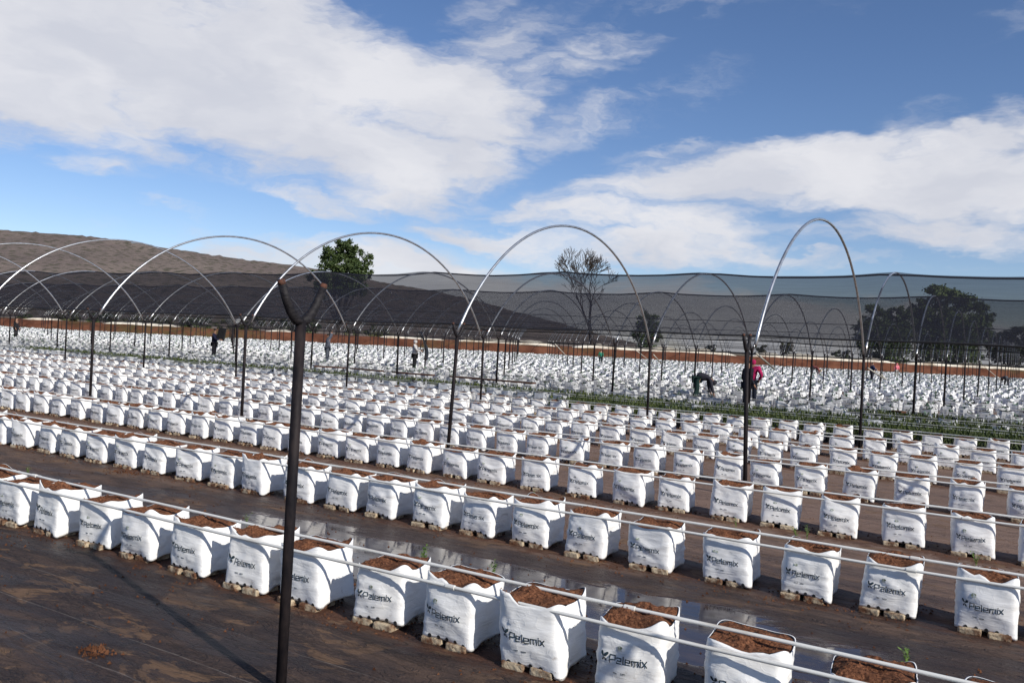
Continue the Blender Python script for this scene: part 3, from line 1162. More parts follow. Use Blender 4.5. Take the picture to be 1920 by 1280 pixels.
# ------------------------------------------------------------------ irrigation pipes along the rows
rp = random.Random(21)
for r_, py_ in enumerate(pipeY[:14]):
    for which in (0, 1):
        if r_ >= 10 and which == 1:
            continue
        yy = py_ + (0.0 if which == 0 else 0.205)
        zz = 0.354 if which == 0 else 0.393
        x0, x1 = max(-1.95 * py_ - 1.5, -60), 2.0 + py_ * 0.06
        path = []
        n = int((x1 - x0) / 0.5)
        for i in range(n + 1):
            x = x0 + (x1 - x0) * i / n
            path.append((x, yy + 0.012 * noise.noise(Vector((x * 0.5, r_ * 7, which * 3))), zz + 0.008 * noise.noise(Vector((x * 0.6, r_ * 3, 9 + which)))))
        root = link('irrigation_pipe', None, loc=(x0, yy, zz))
        V, F = tube([Vector(p) - Vector((x0, yy, zz)) for p in path], 0.0100, 10 if r_ < 4 else 6)
        link('pipe_run', mesh_from(V, F, [M['pipe']], smooth=True), root)
        if r_ < 7:
            V2, F2, n2 = [], [], 0
            x = x0 + rp.uniform(0.5, 3)
            while x < x1:
                i = int((x - x0) / (x1 - x0) * n)
                p = Vector(path[i]) - Vector((x0, yy, zz))
                v, f = tube([p - Vector((0.03, 0, 0)), p + Vector((0.03, 0, 0))], 0.0145, 10)
                link('coupling', mesh_from(v, f, [M['pipe']], smooth=False), root)
                x += 5.8
        nm = (ROWNAME + ['eighth', 'ninth', 'tenth', 'eleventh', 'twelfth', 'thirteenth', 'fourteenth'])[r_]
        tag(root, 'thin white irrigation pipe lying along the %s of the bags in the %s row' % ('front rim' if which == 0 else 'back half', nm), 'pipe', 'white irrigation pipes on the bags')

# ------------------------------------------------------------------ tunnel posts and hoops
LINES = [ground_at(526, 1296)[1], 10.5, 17.45, 24.7, 31.9]
while LINES[-1] < 125:
    LINES.append(LINES[-1] + 7.2)


def line_x(li, k):
    if li <= 1:
        return -3.0 - 4.46 * k
    if li == 2:
        return -2.86 - 4.32 * k
    return -2.78 + min(0.1 * (li - 3), 0.5) - 4.30 * k


GZ = 1.80


def arm_path(sgn, scale=1.0):
    pts = [(0, 0.0, 0), (0, sgn * 0.035, 0.015), (0, sgn * 0.07, 0.05), (0, sgn * 0.10, 0.10), (0, sgn * 0.135, 0.175)]
    return [(a, b * scale, c * scale) for a, b, c in pts]


pole_v = tube([(0, 0, -0.1), (0, 0, 0.9), (0, 0, GZ)], 0.0265, 12)
pole_me = mesh_from(*pole_v, [M['post']], smooth=True)
pole_far = mesh_from(*tube([(0, 0, -0.1), (0, 0, GZ)], 0.034, 6), [M['post']], smooth=True)
arm_me = []
for sg in (-1, 1):
    v, f = tube([Vector(p) for p in arm_path(sg)], [0.025, 0.027, 0.024, 0.0225, 0.0205], 10)
    e = Vector(arm_path(sg)[-1])
    d = (e - Vector(arm_path(sg)[-2])).normalized()
    v2, f2 = tube([e - d * 0.004, e + d * 0.022], [0.0185, 0.0185], 10)
    V, F, Mi = join([(v, f, 0), (v2, f2, 1)])
    arm_me.append(mesh_from(V, F, [M['tape'], M['rust']], Mi, smooth=True))
arm_far = [mesh_from(*tube([Vector(p) for p in arm_path(sg)][::2], 0.026, 6), [M['post']], smooth=True) for sg in (-1, 1)]

SPAN = 6.9


def hoop_path(span=SPAN, rise=2.0, n=44, wob=0.0):
    c = span - 0.20
    Rr = ((c / 2) ** 2 + rise ** 2) / (2 * rise)
    half = math.asin(min(1, c / 2 / Rr))
    pts = []
    for i in range(n + 1):
        th = -half + 2 * half * i / n
        pts.append((0, span / 2 + Rr * math.sin(th), GZ + 0.06 + Rr * math.cos(th) - (Rr - rise)))
    return pts


hoop_me = mesh_from(*tube(hoop_path(), 0.0205, 10), [M['steel']], smooth=True)
hoop_low = mesh_from(*tube(hoop_path(rise=1.84), 0.0205, 8), [M['steel']], smooth=True)
hoop_far = mesh_from(*tube(hoop_path(rise=1.84, n=30), 0.021, 6), [M['steel']], smooth=True)
rh = random.Random(77)
posts, hoops = [], []
SX = 4.42
for li, ly in enumerate(LINES):
    if li == 0:
        xs = [1.15, ground_at(526, 1296)[0], -7.7]
    else:
        xs = [(line_x(li, k), k) for k in range(-1, 60)]
    for q_ in xs:
        x, kk = q_ if isinstance(q_, tuple) else (q_, 0)
        dep = FW.x * x + FW.y * ly
        if dep > BD - 1.5 or dep < 1.5:
            continue
        if inframe(x, ly, GZ, 6) or (li <= 1 and x > 0 and x < 2):
            posts.append((li, x, ly))
        if li >= 1 and li < len(LINES) - 1:
            pk = [proj(x, ly + SPAN * f, GZ + 2.0 * (1 - (2 * f - 1) ** 2)) for f in (0.02, .1, .2, .3, .4, .5, .6, .7, .8, .9, .98)]
            if any(p and 0 < p[0] < 1920 and 0 < p[1] < 1280 for p in pk):
                hoops.append((li, x, ly, line_x(li + 1, kk), LINES[li + 1] - ly))
LN = ['line nearest the camera', 'second line of posts', 'third line of posts'] + ['%s line of posts' % ordw(i) for i in range(4, 30)]
byl = {}
for p in posts:
    byl.setdefault(p[0], []).append(p)
lean = {(1, 0): (0.03, 0.0), (1, 1): (0.0, -0.052), (1, 2): (0.02, 0.0), (1, 3): (0.0, 0.02)}
for li, lst in byl.items():
    lst.sort(key=lambda q: proj(q[1], q[2], 1)[0])
    for i, (_, x, y) in enumerate(lst):
        near = li < 3
        k = round((-3.0 - x) / 4.46)
        ry = rh.uniform(-0.012, 0.012)
        rx = rh.uniform(-0.012, 0.012)
        if li == 1 and k == 1:
            ry = 0.045
        if li == 1 and k == 0:
            ry = -0.035
        if li == 0:
            ry, rx = 0.006, 0.0
        root = link('forked_post', None, loc=(x, y, 0), rot=(rx, ry, 0))
        if li == 0 and i == len(lst) - 1 and len(lst) > 1:
            lab = 'black forked post standing just outside the view, beside the nearest row'
        elif li == 0:
            lab = 'big black forked post with wrapped arms and rusty ends, nearest of all'
        else:
            lab = 'dark forked tunnel post, %s in the %s' % (rank(i, len(lst)), LN[li])
        tag(root, lab, 'post', 'dark forked posts of the tunnels')
        link('pole', pole_me if near else pole_far, root)
        link('fork_arm', (arm_me if near else arm_far)[0], root, loc=(0, 0, GZ - 0.01))
        link('fork_arm', (arm_me if near else arm_far)[1], root, loc=(0, 0, GZ - 0.01))
byl = {}
for h_ in hoops:
    byl.setdefault(h_[0], []).append(h_)
TN = {1: 'the nearest tunnel', 2: 'the first netted tunnel', 3: 'the second netted tunnel'}
for li, lst in byl.items():
    lst.sort(key=lambda q: q[1])
    for i, (_, x, y, x2, pitch) in enumerate(lst):
        o = link('tunnel_hoop', hoop_me if li < 2 else (hoop_low if li < 4 else hoop_far), loc=(x, y, 0), rot=(rh.uniform(-0.004, 0.004), rh.uniform(-0.008, 0.008), -math.atan2(x2 - x, pitch)),
                 scale=(1, math.hypot(x2 - x, pitch) / SPAN, 1 + rh.uniform(-0.004, 0.006)))
        tag(o, 'bare arched steel hoop, %s over %s' % (rank(i, len(lst)), TN.get(li, 'the %s tunnel back' % ordw(li))), 'hoop', 'arched steel hoops of the tunnels')
print('posts', len(posts), 'hoops', len(hoops))


# shade nets over the second and third tunnels
def net(li, m_, label, hem=1.93):
    y0 = LINES[li]
    SP = LINES[li + 1] - y0
    pts = hoop_path(rise=1.84, n=30)
    pts = [(p[1], p[2]) for p in pts]
    pts = [p for p in pts if p[1] > 1.93]
    if hem < 1.93:
        pts = [(pts[0][0] - 0.05, hem)] + pts + [(pts[-1][0] + 0.05, hem)]
    X0, X1 = -75.0, 9.0
    nx = int((X1 - X0) / 0.37)
    V, F = [], []
    k = len(pts)
    for i in range(nx + 1):
        x = X0 + (X1 - X0) * i / nx
        f = ((line_x(li, 0) - x) / (line_x(li, 0) - line_x(li, 1))) % 1.0
        sag = 1 - (2 * f - 1) ** 2
        for j, (yy, zz) in enumerate(pts):
            e = (zz - 1.86) / 2.0
            dz = -0.11 * sag * e
            cy = (yy - SPAN / 2) * (1 + 0.008) * SP / SPAN
            wv = 0.02 * noise.noise(Vector((x * 0.9, yy * 0.5, li))) + 0.03 * noise.noise(Vector((x * 0.22, yy * 2.2, li + 5)))
            edge = 0.07 * noise.noise(Vector((x * 0.35, j, 2))) if j in (0, k - 1) else 0
            V.append((x, y0 + SP / 2 + cy, zz + 0.028 + dz + wv + edge))
    for i in range(nx):
        for j in range(k - 1):
            F.append((i * k + j, (i + 1) * k + j, (i + 1) * k + j + 1, i * k + j + 1))
    root = link('shade_net', None, loc=(X1, y0, 0))
    o = link('net_sheet', mesh_from([(a - X1, b_ - y0, c) for a, b_, c in V], F, [m_], smooth=True), root)
    for j in (0, k // 2, k - 1):
        path = [Vector(V[i * k + j]) - Vector((X1, y0, 0)) for i in range(0, nx + 1, 2)]
        link('hem_rope', mesh_from(*tube(path, 0.014 if j != k // 2 else 0.022, 5), [M['wire']], smooth=True), root)
    tag(root, label, 'shade net', 'black shade nets over the tunnels')


net(2, M['net1'], 'long black shade net stretched over the first netted tunnel, its top against the sky')
net(3, M['net2'], 'black shade net on the tunnel behind, its top edge lower', 1.72)

# tension wires along the gutters
for li in range(2, 10):
    for dz, dy in ((0.30, 0.28), (0.62, 0.7)) if li < 5 else ((0.3, 0.3),):
        y = LINES[li] + dy
        x0, x1 = -1.95 * y - 2, 4.0
        path = [Vector((x0 + (x1 - x0) * i / 60, y, GZ + dz + 0.02 * noise.noise(Vector((i * 0.6, li, dz))))) for i in range(61)]
        o = link('tension_wire', mesh_from(*tube(path, 0.005 + 0.0007 * li, 4), [M['wire']]))
        tag(o, 'thin black wire running along the %s side of the %s tunnel' % ('lower' if dz < 0.6 else 'upper', ordw(li)), 'wire', 'black wires along the tunnels')

# diagonal braces at some posts
br = [(1417, 662, 1452, 692, 20), (1225, 665, 1240, 682, 30), (1627, 690, 1660, 712, 26), (1833, 676, 1878, 715, 60), (1190, 655, 1212, 672, 55), (1036, 640, 1062, 668, 48)]
nmb = ['beside the pink-clad worker', 'beside the round bush tree', 'near the dark-clad worker with a rod', 'near the right edge', 'right of the bare tree', 'left of the bare tree']
for (x0, y0, x1, y1, dep), nm in zip(br, nmb):
    a, b_ = at_depth(x0, y0, dep), at_depth(x1, y1, dep + 0.5)
    if b_.z < 0.02:
        b_.z = 0.02
    c0 = a.copy()
    o = link('diagonal_brace', mesh_from(*tube([a - c0, b_ - c0], 0.022, 6), [M['brace']], smooth=True), loc=c0)
    tag(o, 'pale brace rod slanting down from a post ' + nm, 'brace', 'pale diagonal brace rods')


# ------------------------------------------------------------------ seedling strips
def seedlings(x0, x1, y0, y1, h, label, dens=210, seed=1):
    rs = random.Random(seed)
    V, F, Mi = [], [], []
    cx, cy = (x0 + x1) / 2, (y0 + y1) / 2
    v, f = box(cx, cy, 0.05, x1 - x0, y1 - y0, 0.10)
    V += v
    F += f
    Mi += [1] * len(f)
    area = (x1 - x0) * (y1 - y0)
    n = int(area * dens)
    for _ in range(n):
        x, y = rs.uniform(x0, x1), rs.uniform(y0, y1)
        hh = h * (0.72 + 0.4 * rs.random()) * (1 + 0.12 * noise.noise(Vector((x * 0.5, y * 0.8, 1))))
        for q in range(3):
            a = rs.uniform(0, 2 * PI)
            z0 = hh * rs.uniform(0.25, 0.8)
            L = rs.uniform(0.05, 0.11)
            d = Vector((math.cos(a) * 0.55, math.sin(a) * 0.55, rs.uniform(0.5, 1.2))) * L
            sd = Vector((-math.sin(a), math.cos(a), 0)) * rs.uniform(0.010, 0.02)
            p = Vector((x, y, z0))
            top = p + d
            o = len(V)
            V += [p - sd * .5, p + d * .6 - sd, top + Vector((0, 0, 0.02)), p + d * .6 + sd]
            F.append((o, o + 1, o + 2, o + 3))
            Mi.append(0)
    o = link('seedling_bed', mesh_from(V, F, [M['seedling'], M['black_film']], Mi))
    tag(o, label, 'seedlings', 'dense strips of green seedlings', 'stuff')


seedlings(-10.7, 3.0, 18.95, 20.95, 0.43, 'short dense green strip of seedlings behind the seventh row, right half', seed=1)
seedlings(-40.0, 3.5, 21.35, 22.85, 0.43, 'long dense green strip of seedlings crossing the whole field', seed=2)
seedlings(-4.4, 4.0, 23.9, 25.4, 0.44, 'shortest green strip of seedlings at the far right', seed=3)


def plank(px0, py0, px1, py1, h, label):
    a = Vector((*ground_at(px0, py0, h), h))
    b_ = Vector((*ground_at(px1, py1, h), h))
    d = b_ - a
    L = d.length
    bm = bmesh.new()
    bmesh.ops.create_cube(bm, size=1)
    for v in bm.verts:
        v.co = Vector((v.co.x * L, v.co.y * 0.22, v.co.z * 0.05))
    bmesh.ops.bevel(bm, geom=list(bm.edges), offset=0.006, segments=1, affect='EDGES')
    me = bpy.data.meshes.new('mesh')
    bm.to_mesh(me)
    bm.free()
    me.materials.append(M['wood'])
    o = link('wooden_plank', me, loc=(a + b_) / 2, rot=(0, 0, math.atan2(d.y, d.x)))
    tag(o, label, 'plank', 'brown boards lying across the bags')


plank(590, 687, 648, 690, .40, 'brown board on the bags below the worker reaching up')
plank(660, 691, 716, 696, .40, 'brown board on the bags, second from the left')
plank(738, 698, 812, 704, .40, 'brown board on the bags below the white-clad worker')
plank(846, 706, 1002, 719, .40, 'long dark board on the bags at mid field')
plank(1676, 771, 1695, 773, .44, 'short red-brown board at the left end of the shortest green strip')


# ------------------------------------------------------------------ weeds on the ground
def weed(x, y, z, h, label, seed):
    rs = random.Random(seed)
    V, F, Mi = [], [], []
    for st in range(rs.randint(4, 7)):
        a = rs.uniform(0, 2 * PI)
        lean_ = rs.uniform(0.1, 0.5)
        hh = h * rs.uniform(0.6, 1.0)
        pts = [Vector((math.cos(a) * lean_ * hh * f * f, math.sin(a) * lean_ * hh * f * f, hh * f)) for f in (0, .35, .7, 1)]
        v, f = tube(pts, [0.0016, 0.0014, 0.001, 0.0006], 4)
        o = len(V)
        V += v
        F += [tuple(i + o for i in q) for q in f]
        for p_ in range(10):
            f_ = rs.uniform(0.25, 1)
            p = pts[0].lerp(pts[-1], f_)
            p.x = math.cos(a) * lean_ * hh * f_ * f_
            p.y = math.sin(a) * lean_ * hh * f_ * f_
            b_ = rs.uniform(0, 2 * PI)
            L = rs.uniform(0.012, 0.03) * (h / 0.15)
            d = Vector((math.cos(b_), math.sin(b_), rs.uniform(0, .8))) * L
            sd = Vector((-math.sin(b_), math.cos(b_), 0)) * L * 0.28
            o = len(V)
            V += [p, p + d * .5 - sd, p + d, p + d * .5 + sd]
            F.append((o, o + 1, o + 2, o + 3))
    o = link('weed', mesh_from(V, F, [M['weed']]), loc=(x, y, z))
    tag(o, label, 'weed', 'small green weeds')


wl = [(793, 1062, .16, 'on wet ground beside the puddle reflections'), (925, 1092, .15, 'between the puddle and the nearest row'), (1000, 935, .10, 'behind the second row, mid picture'),
      (1513, 1012, .14, 'upright, behind the second row at right'), (1492, 1010, .12, 'thin, just left of the upright weed'), (1700, 1262, .17, 'tallest, at the lower right behind the nearest row'),
      (1380, 990, .11, 'behind the second row near the black post'), (1830, 1062, .13, 'at the foot of a third-row bag near the right edge'), (50, 893, .12, 'on dry mat behind the nearest row, leftmost'),
      (462, 985, .11, 'beside the second row left of the nearest post'), (760, 905, .10, 'between the second and third rows'), (1876, 1120, .10, 'behind the second row, rightmost'),
      (1665, 1290, .12, 'tiny, at the bottom edge'), (1240, 925, .09, 'small, at the foot of the third row')]
for i, (px, py, h_, lab) in enumerate(wl):
    X_, Y_ = ground_at(px, py)
    weed(X_, Y_, 0, h_, 'small green weed ' + lab, 40 + i)


# ------------------------------------------------------------------ trees
def leafcloud(lobes, n, size, seed, flat=0.8):
    """lobes: (x, y, z, rx, ry, rz). leaf quads through the volume, denser in clumps"""
    rs = random.Random(seed)
    V, F = [], []
    tot = sum(l[3] * l[5] for l in lobes)
    for l in lobes:
        k = int(n * l[3] * l[5] / tot)
        ncl = max(6, k // 90)
        cl = []
        while len(cl) < ncl:
            d = Vector((rs.gauss(0, 1), rs.gauss(0, 1), rs.gauss(0, 1))).normalized()
            r = rs.uniform(0.45, 1.0)
            if d.z < -0.5 and rs.random() < 0.5:
                continue
            cl.append(Vector((d.x * l[3] * r, d.y * l[4] * r, d.z * l[5] * r)))
        cr = (l[3] + l[5]) / 2 * 0.225
        for _ in range(k):
            c = cl[rs.randrange(ncl)]
            p = Vector((l[0], l[1], l[2])) + c + Vector((rs.gauss(0, cr * .55), rs.gauss(0, cr * .55), rs.gauss(0, cr * .45)))
            nrm = Vector((rs.gauss(0, 1), rs.gauss(0, 1), rs.gauss(0.5, 1))).normalized()
            u = nrm.orthogonal().normalized()
            v = nrm.cross(u)
            s_ = size * rs.uniform(0.6, 1.4)
            o = len(V)
            V += [p - u * s_, p - v * s_ * .6, p + u * s_, p + v * s_ * .6]
            F.append((o, o + 1, o + 2, o + 3))
    return V, F


def limbs(base, targets, r0, seed):
    rs = random.Random(seed)
    parts = []
    fork = base + Vector((0, 0, min(t.z for t in targets) * 0.35))
    parts.append(tube([base, (base + fork) / 2 + Vector((rs.uniform(-.1, .1), 0, 0)), fork], [r0, r0 * .85, r0 * .75], 8))
    for t in targets:
        m_ = fork.lerp(t, 0.5) + Vector((rs.uniform(-.5, .5), rs.uniform(-.5, .5), rs.uniform(0, .6)))
        parts.append(tube([fork, m_, t], [r0 * .5, r0 * .3, r0 * .1], 6))
    V, F, _ = join(parts)
    return V, F


def tree(px0, px1, pytop, pybase, dep, lobes, n, leafs, mat_, label, cat='tree', name='tree', seed=1, group=None):
    """lobes in picture-free units: fractions of width (x) and height (z) of this tree"""
    cxp = (px0 + px1) / 2
    base = at_depth(cxp, 640, dep)
    base.z = 0
    W = (px1 - px0) / FPX * dep
    horizon = 592 + 0.051 * cxp
    Ht = (horizon - pytop) / FPX * dep + H
    L = [(fx * W, fy * W, fz * Ht, rx * W, rx * W * 0.8, rz * Ht) for fx, fy, fz, rx, rz in lobes]
    root = link(name, None, loc=base, rot=(0, 0, YAW))
    V, F = leafcloud(L, n, leafs, seed)
    link('crown', mesh_from(V, F, [mat_]), root)
    V, F = limbs(Vector((0, 0, -0.2)), [Vector((l[0], l[1], l[2])) for l in L], 0.028 * Ht, seed)
    link('trunk', mesh_from(V, F, [M['bark']], smooth=True), root)
    tag(root, label, cat, group or 'trees beyond the soil bank')
    return root


tree(572, 694, 446, 600, 150, [(0.06, 0, .90, .20, .08), (-.14, .0, .80, .20, .12), (.22, .1, .80, .22, .10), (-.12, -.1, .66, .24, .12), (.14, -.1, .66, .26, .12), (.36, 0, .68, .13, .08), (-.40, 0, .60, .12, .07), (.1, 0, .52, .30, .10), (-.22, 0, .5, .22, .1)],
     27000, 0.19, M['leaf'], 'tall leafy green tree rising above the net behind the third hoop', seed=4)
tree(1183, 1242, 580, 662, 125, [(0, 0, .72, .36, .22), (-.2, 0, .5, .28, .2), (.2, 0, .48, .3, .22), (0, 0, .3, .42, .2)], 9000, 0.14, M['leaf_mid'], 'round dark green bush tree right of the bare tree', seed=6)
tree(1690, 1862, 533, 690, 135, [(-.12, 0, .86, .2, .12), (.08, 0, .82, .2, .13), (.26, 0, .78, .17, .11), (.38, 0, .62, .14, .13), (-.3, 0, .7, .18, .12), (.0, 0, .6, .36, .18), (.2, 0, .45, .3, .16), (-.25, 0, .45, .25, .16), (0, 0, .25, .4, .18)],
     36000, 0.20, M['leaf_mid'], 'biggest dark green tree behind the net at right', seed=8)
tree(1600, 1712, 568, 685, 132, [(-.15, 0, .86, .22, .13), (.22, 0, .8, .2, .14), (-.2, 0, .6, .3, .2), (.2, 0, .55, .32, .2), (-.35, 0, .42, .16, .16), (0, 0, .3, .42, .22)],
     22000, 0.18, M['leaf_mid'], 'dark green tree joined to the left side of the biggest tree', seed=9)
tree(1850, 1960, 606, 700, 150, [(-.3, 0, .6, .2, .25), (.1, 0, .75, .3, .2), (.3, 0, .6, .25, .3), (0, 0, .35, .45, .25)], 12000, 0.18, M['leaf_dark'], 'low dark tree cut by the right edge', seed=10)
shr = [(20, 60, 585, 'at the far left behind the red bank'), (85, 150, 580, 'behind the bank left of the leftmost forked post'), (150, 230, 582, 'behind the bank under the large left hoops'), (225, 330, 585, 'long and low, behind the bank'),
       (318, 398, 583, 'behind the bank above the worker with the dark tray'), (400, 500, 588, 'behind the bank left of the nearest post'), (505, 610, 590, 'behind the bank right of the nearest post'), (640, 740, 604, 'behind the bank under the tall green tree'),
       (1318, 1345, 640, 'tiny, behind the bank left of the pink-clad worker'), (1462, 1490, 632, 'pointed, behind the bank right of the pink-clad worker'), (1560, 1600, 650, 'low, just left of the dark trees'), (1412, 1440, 642, 'small, behind the bank near the leaning post')]
for i, (a, b_, yt, lab) in enumerate(shr):
    tree(a, b_, yt, 0, 124 + (i % 3) * 5, [(-.2, 0, .6, .28, .22), (.2, 0, .68, .26, .22), (0, 0, .4, .42, .3)], 3500, 0.13, M['leaf_olive'] if i % 2 else M['leaf_dark'], 'green shrub ' + lab, 'shrub', 'shrub', 20 + i, 'shrubs behind the soil bank')


# bare tree
def bare_tree():
    dep = 140
    base = at_depth(1113, 640, dep)
    base.z = 0
    Ht = (649 - 466) / FPX * dep + H
    rs = random.Random(12)
    parts, twigs = [], []

    def grow(p, d, L, r, lvl):
        n = 4
        pts = [p]
        q = p.copy()
        dd = d.copy()
        for i in range(n):
            dd = (dd + Vector((rs.gauss(0, .10), rs.gauss(0, .10), rs.gauss(0.03, .06)))).normalized()
            q = q + dd * L / n
            pts.append(q.copy())
        rad = [max(0.032, r * (1 - 0.42 * i / n)) for i in range(n + 1)]
        (parts if lvl < 3 else twigs).append(tube(pts, rad, 7 if lvl < 2 else (5 if lvl < 4 else 3), cap=False))
        if lvl >= 6 or L < 0.25:
            return
        kids = 2 if lvl < 1 else 3
        for k in range(kids):
            a = rs.uniform(0, 2 * PI)
            sp = rs.uniform(0.35, 0.75) if lvl > 0 else rs.uniform(.25, .4)
            side = Vector((math.cos(a), math.sin(a), 0)) if lvl else Vector((1 if k else -1, rs.uniform(-.4, .4), 0))
            nd = (dd * math.cos(sp) + side * math.sin(sp)).normalized()
            nd.z = max(nd.z, -0.05)
            grow(pts[-1], nd, L * rs.uniform(0.68, 0.84), rad[-1] * rs.uniform(0.62, 0.8), lvl + 1)
        for k in range(1 if lvl else 0):
            i = rs.randint(1, n - 1)
            a = rs.uniform(0, 2 * PI)
            nd = (dd * 0.6 + Vector((math.cos(a), math.sin(a), .15)) * 0.8).normalized()
            grow(pts[i], nd, L * rs.uniform(0.5, 0.7), rad[i] * 0.5, lvl + 2)

    grow(Vector((0, 0, -0.2)), Vector((0.02, 0, 1)), Ht * 0.27, 0.75, 0)
    V, F, _ = join(parts)
    V2, F2, _ = join(twigs)
    mz = max(v.z for v in V2)
    k = Ht / mz
    mw = sorted(abs(v.x) for v in V2)[int(len(V2) * 0.98)] * k
    kx = min(1.3, (72 / FPX * dep) / mw)
    print('bare', mz, mw, k, kx, len(V2))
    S = Vector((k * kx * 1.0, k * kx, k))
    V = [Vector((v.x * S.x, v.y * S.y, v.z * S.z)) for v in V]
    V2 = [Vector((v.x * S.x, v.y * S.y, v.z * S.z)) for v in V2]
    root = link('bare_tree', None, loc=base, rot=(0, 0, YAW))
    link('trunk', mesh_from(V, F, [M['bark']], smooth=True), root)
    link('crown', mesh_from(V2, F2, [M['bark']], smooth=True), root)
    tag(root, 'tall leafless tree with fine twigs behind the net', 'tree', 'trees beyond the soil bank')


bare_tree()


# ------------------------------------------------------------------ people
def skinned(chains, name, parent, m_, sub=1):
    """chains: list of lists of (pos, radius); points equal in position are merged"""
    V, E, Rr, idx = [], [], [], {}
    for ch in chains:
        last = None
        for p, r in ch:
            k = tuple(round(c, 4) for c in p)
            if k not in idx:
                idx[k] = len(V)
                V.append(p)
                Rr.append(r)
            i = idx[k]
            if last is not None and (last, i) not in E and (i, last) not in E and last != i:
                E.append((last, i))
            last = i
    me = bpy.data.meshes.new('mesh')
    me.from_pydata([tuple(v) for v in V], E, [])
    o = link(name, me, parent)
    sm = o.modifiers.new('skin', 'SKIN')
    sm.use_smooth_shade = True
    for i, r in enumerate(Rr):
        rr_ = r if isinstance(r, tuple) else (r, r)
        me.skin_vertices[0].data[i].radius = rr_
    me.skin_vertices[0].data[0].use_root = True
    ss = o.modifiers.new('sub', 'SUBSURF')
    ss.levels = sub
    ss.render_levels = sub
    dg = bpy.context.evaluated_depsgraph_get()
    ev = o.evaluated_get(dg)
    me2 = bpy.data.meshes.new_from_object(ev)
    o.modifiers.clear()
    o.data = me2
    me2.materials.clear()
    me2.materials.append(m_)
    me2.polygons.foreach_set('use_smooth', [True] * len(me2.polygons))
    return o


skinm = mat('skin', (0.30, 0.16, 0.10), 0.55)
cloths = {}


def cloth(c):
    if c not in cloths:
        cloths[c] = mat('cloth', c, 0.85, 0, 0.2, two_tone(tuple(v * 0.8 for v in c), tuple(min(1, v * 1.15) for v in c), 9, bstr=0.6, bdist=0.02, bscale=14))
    return cloths[c]


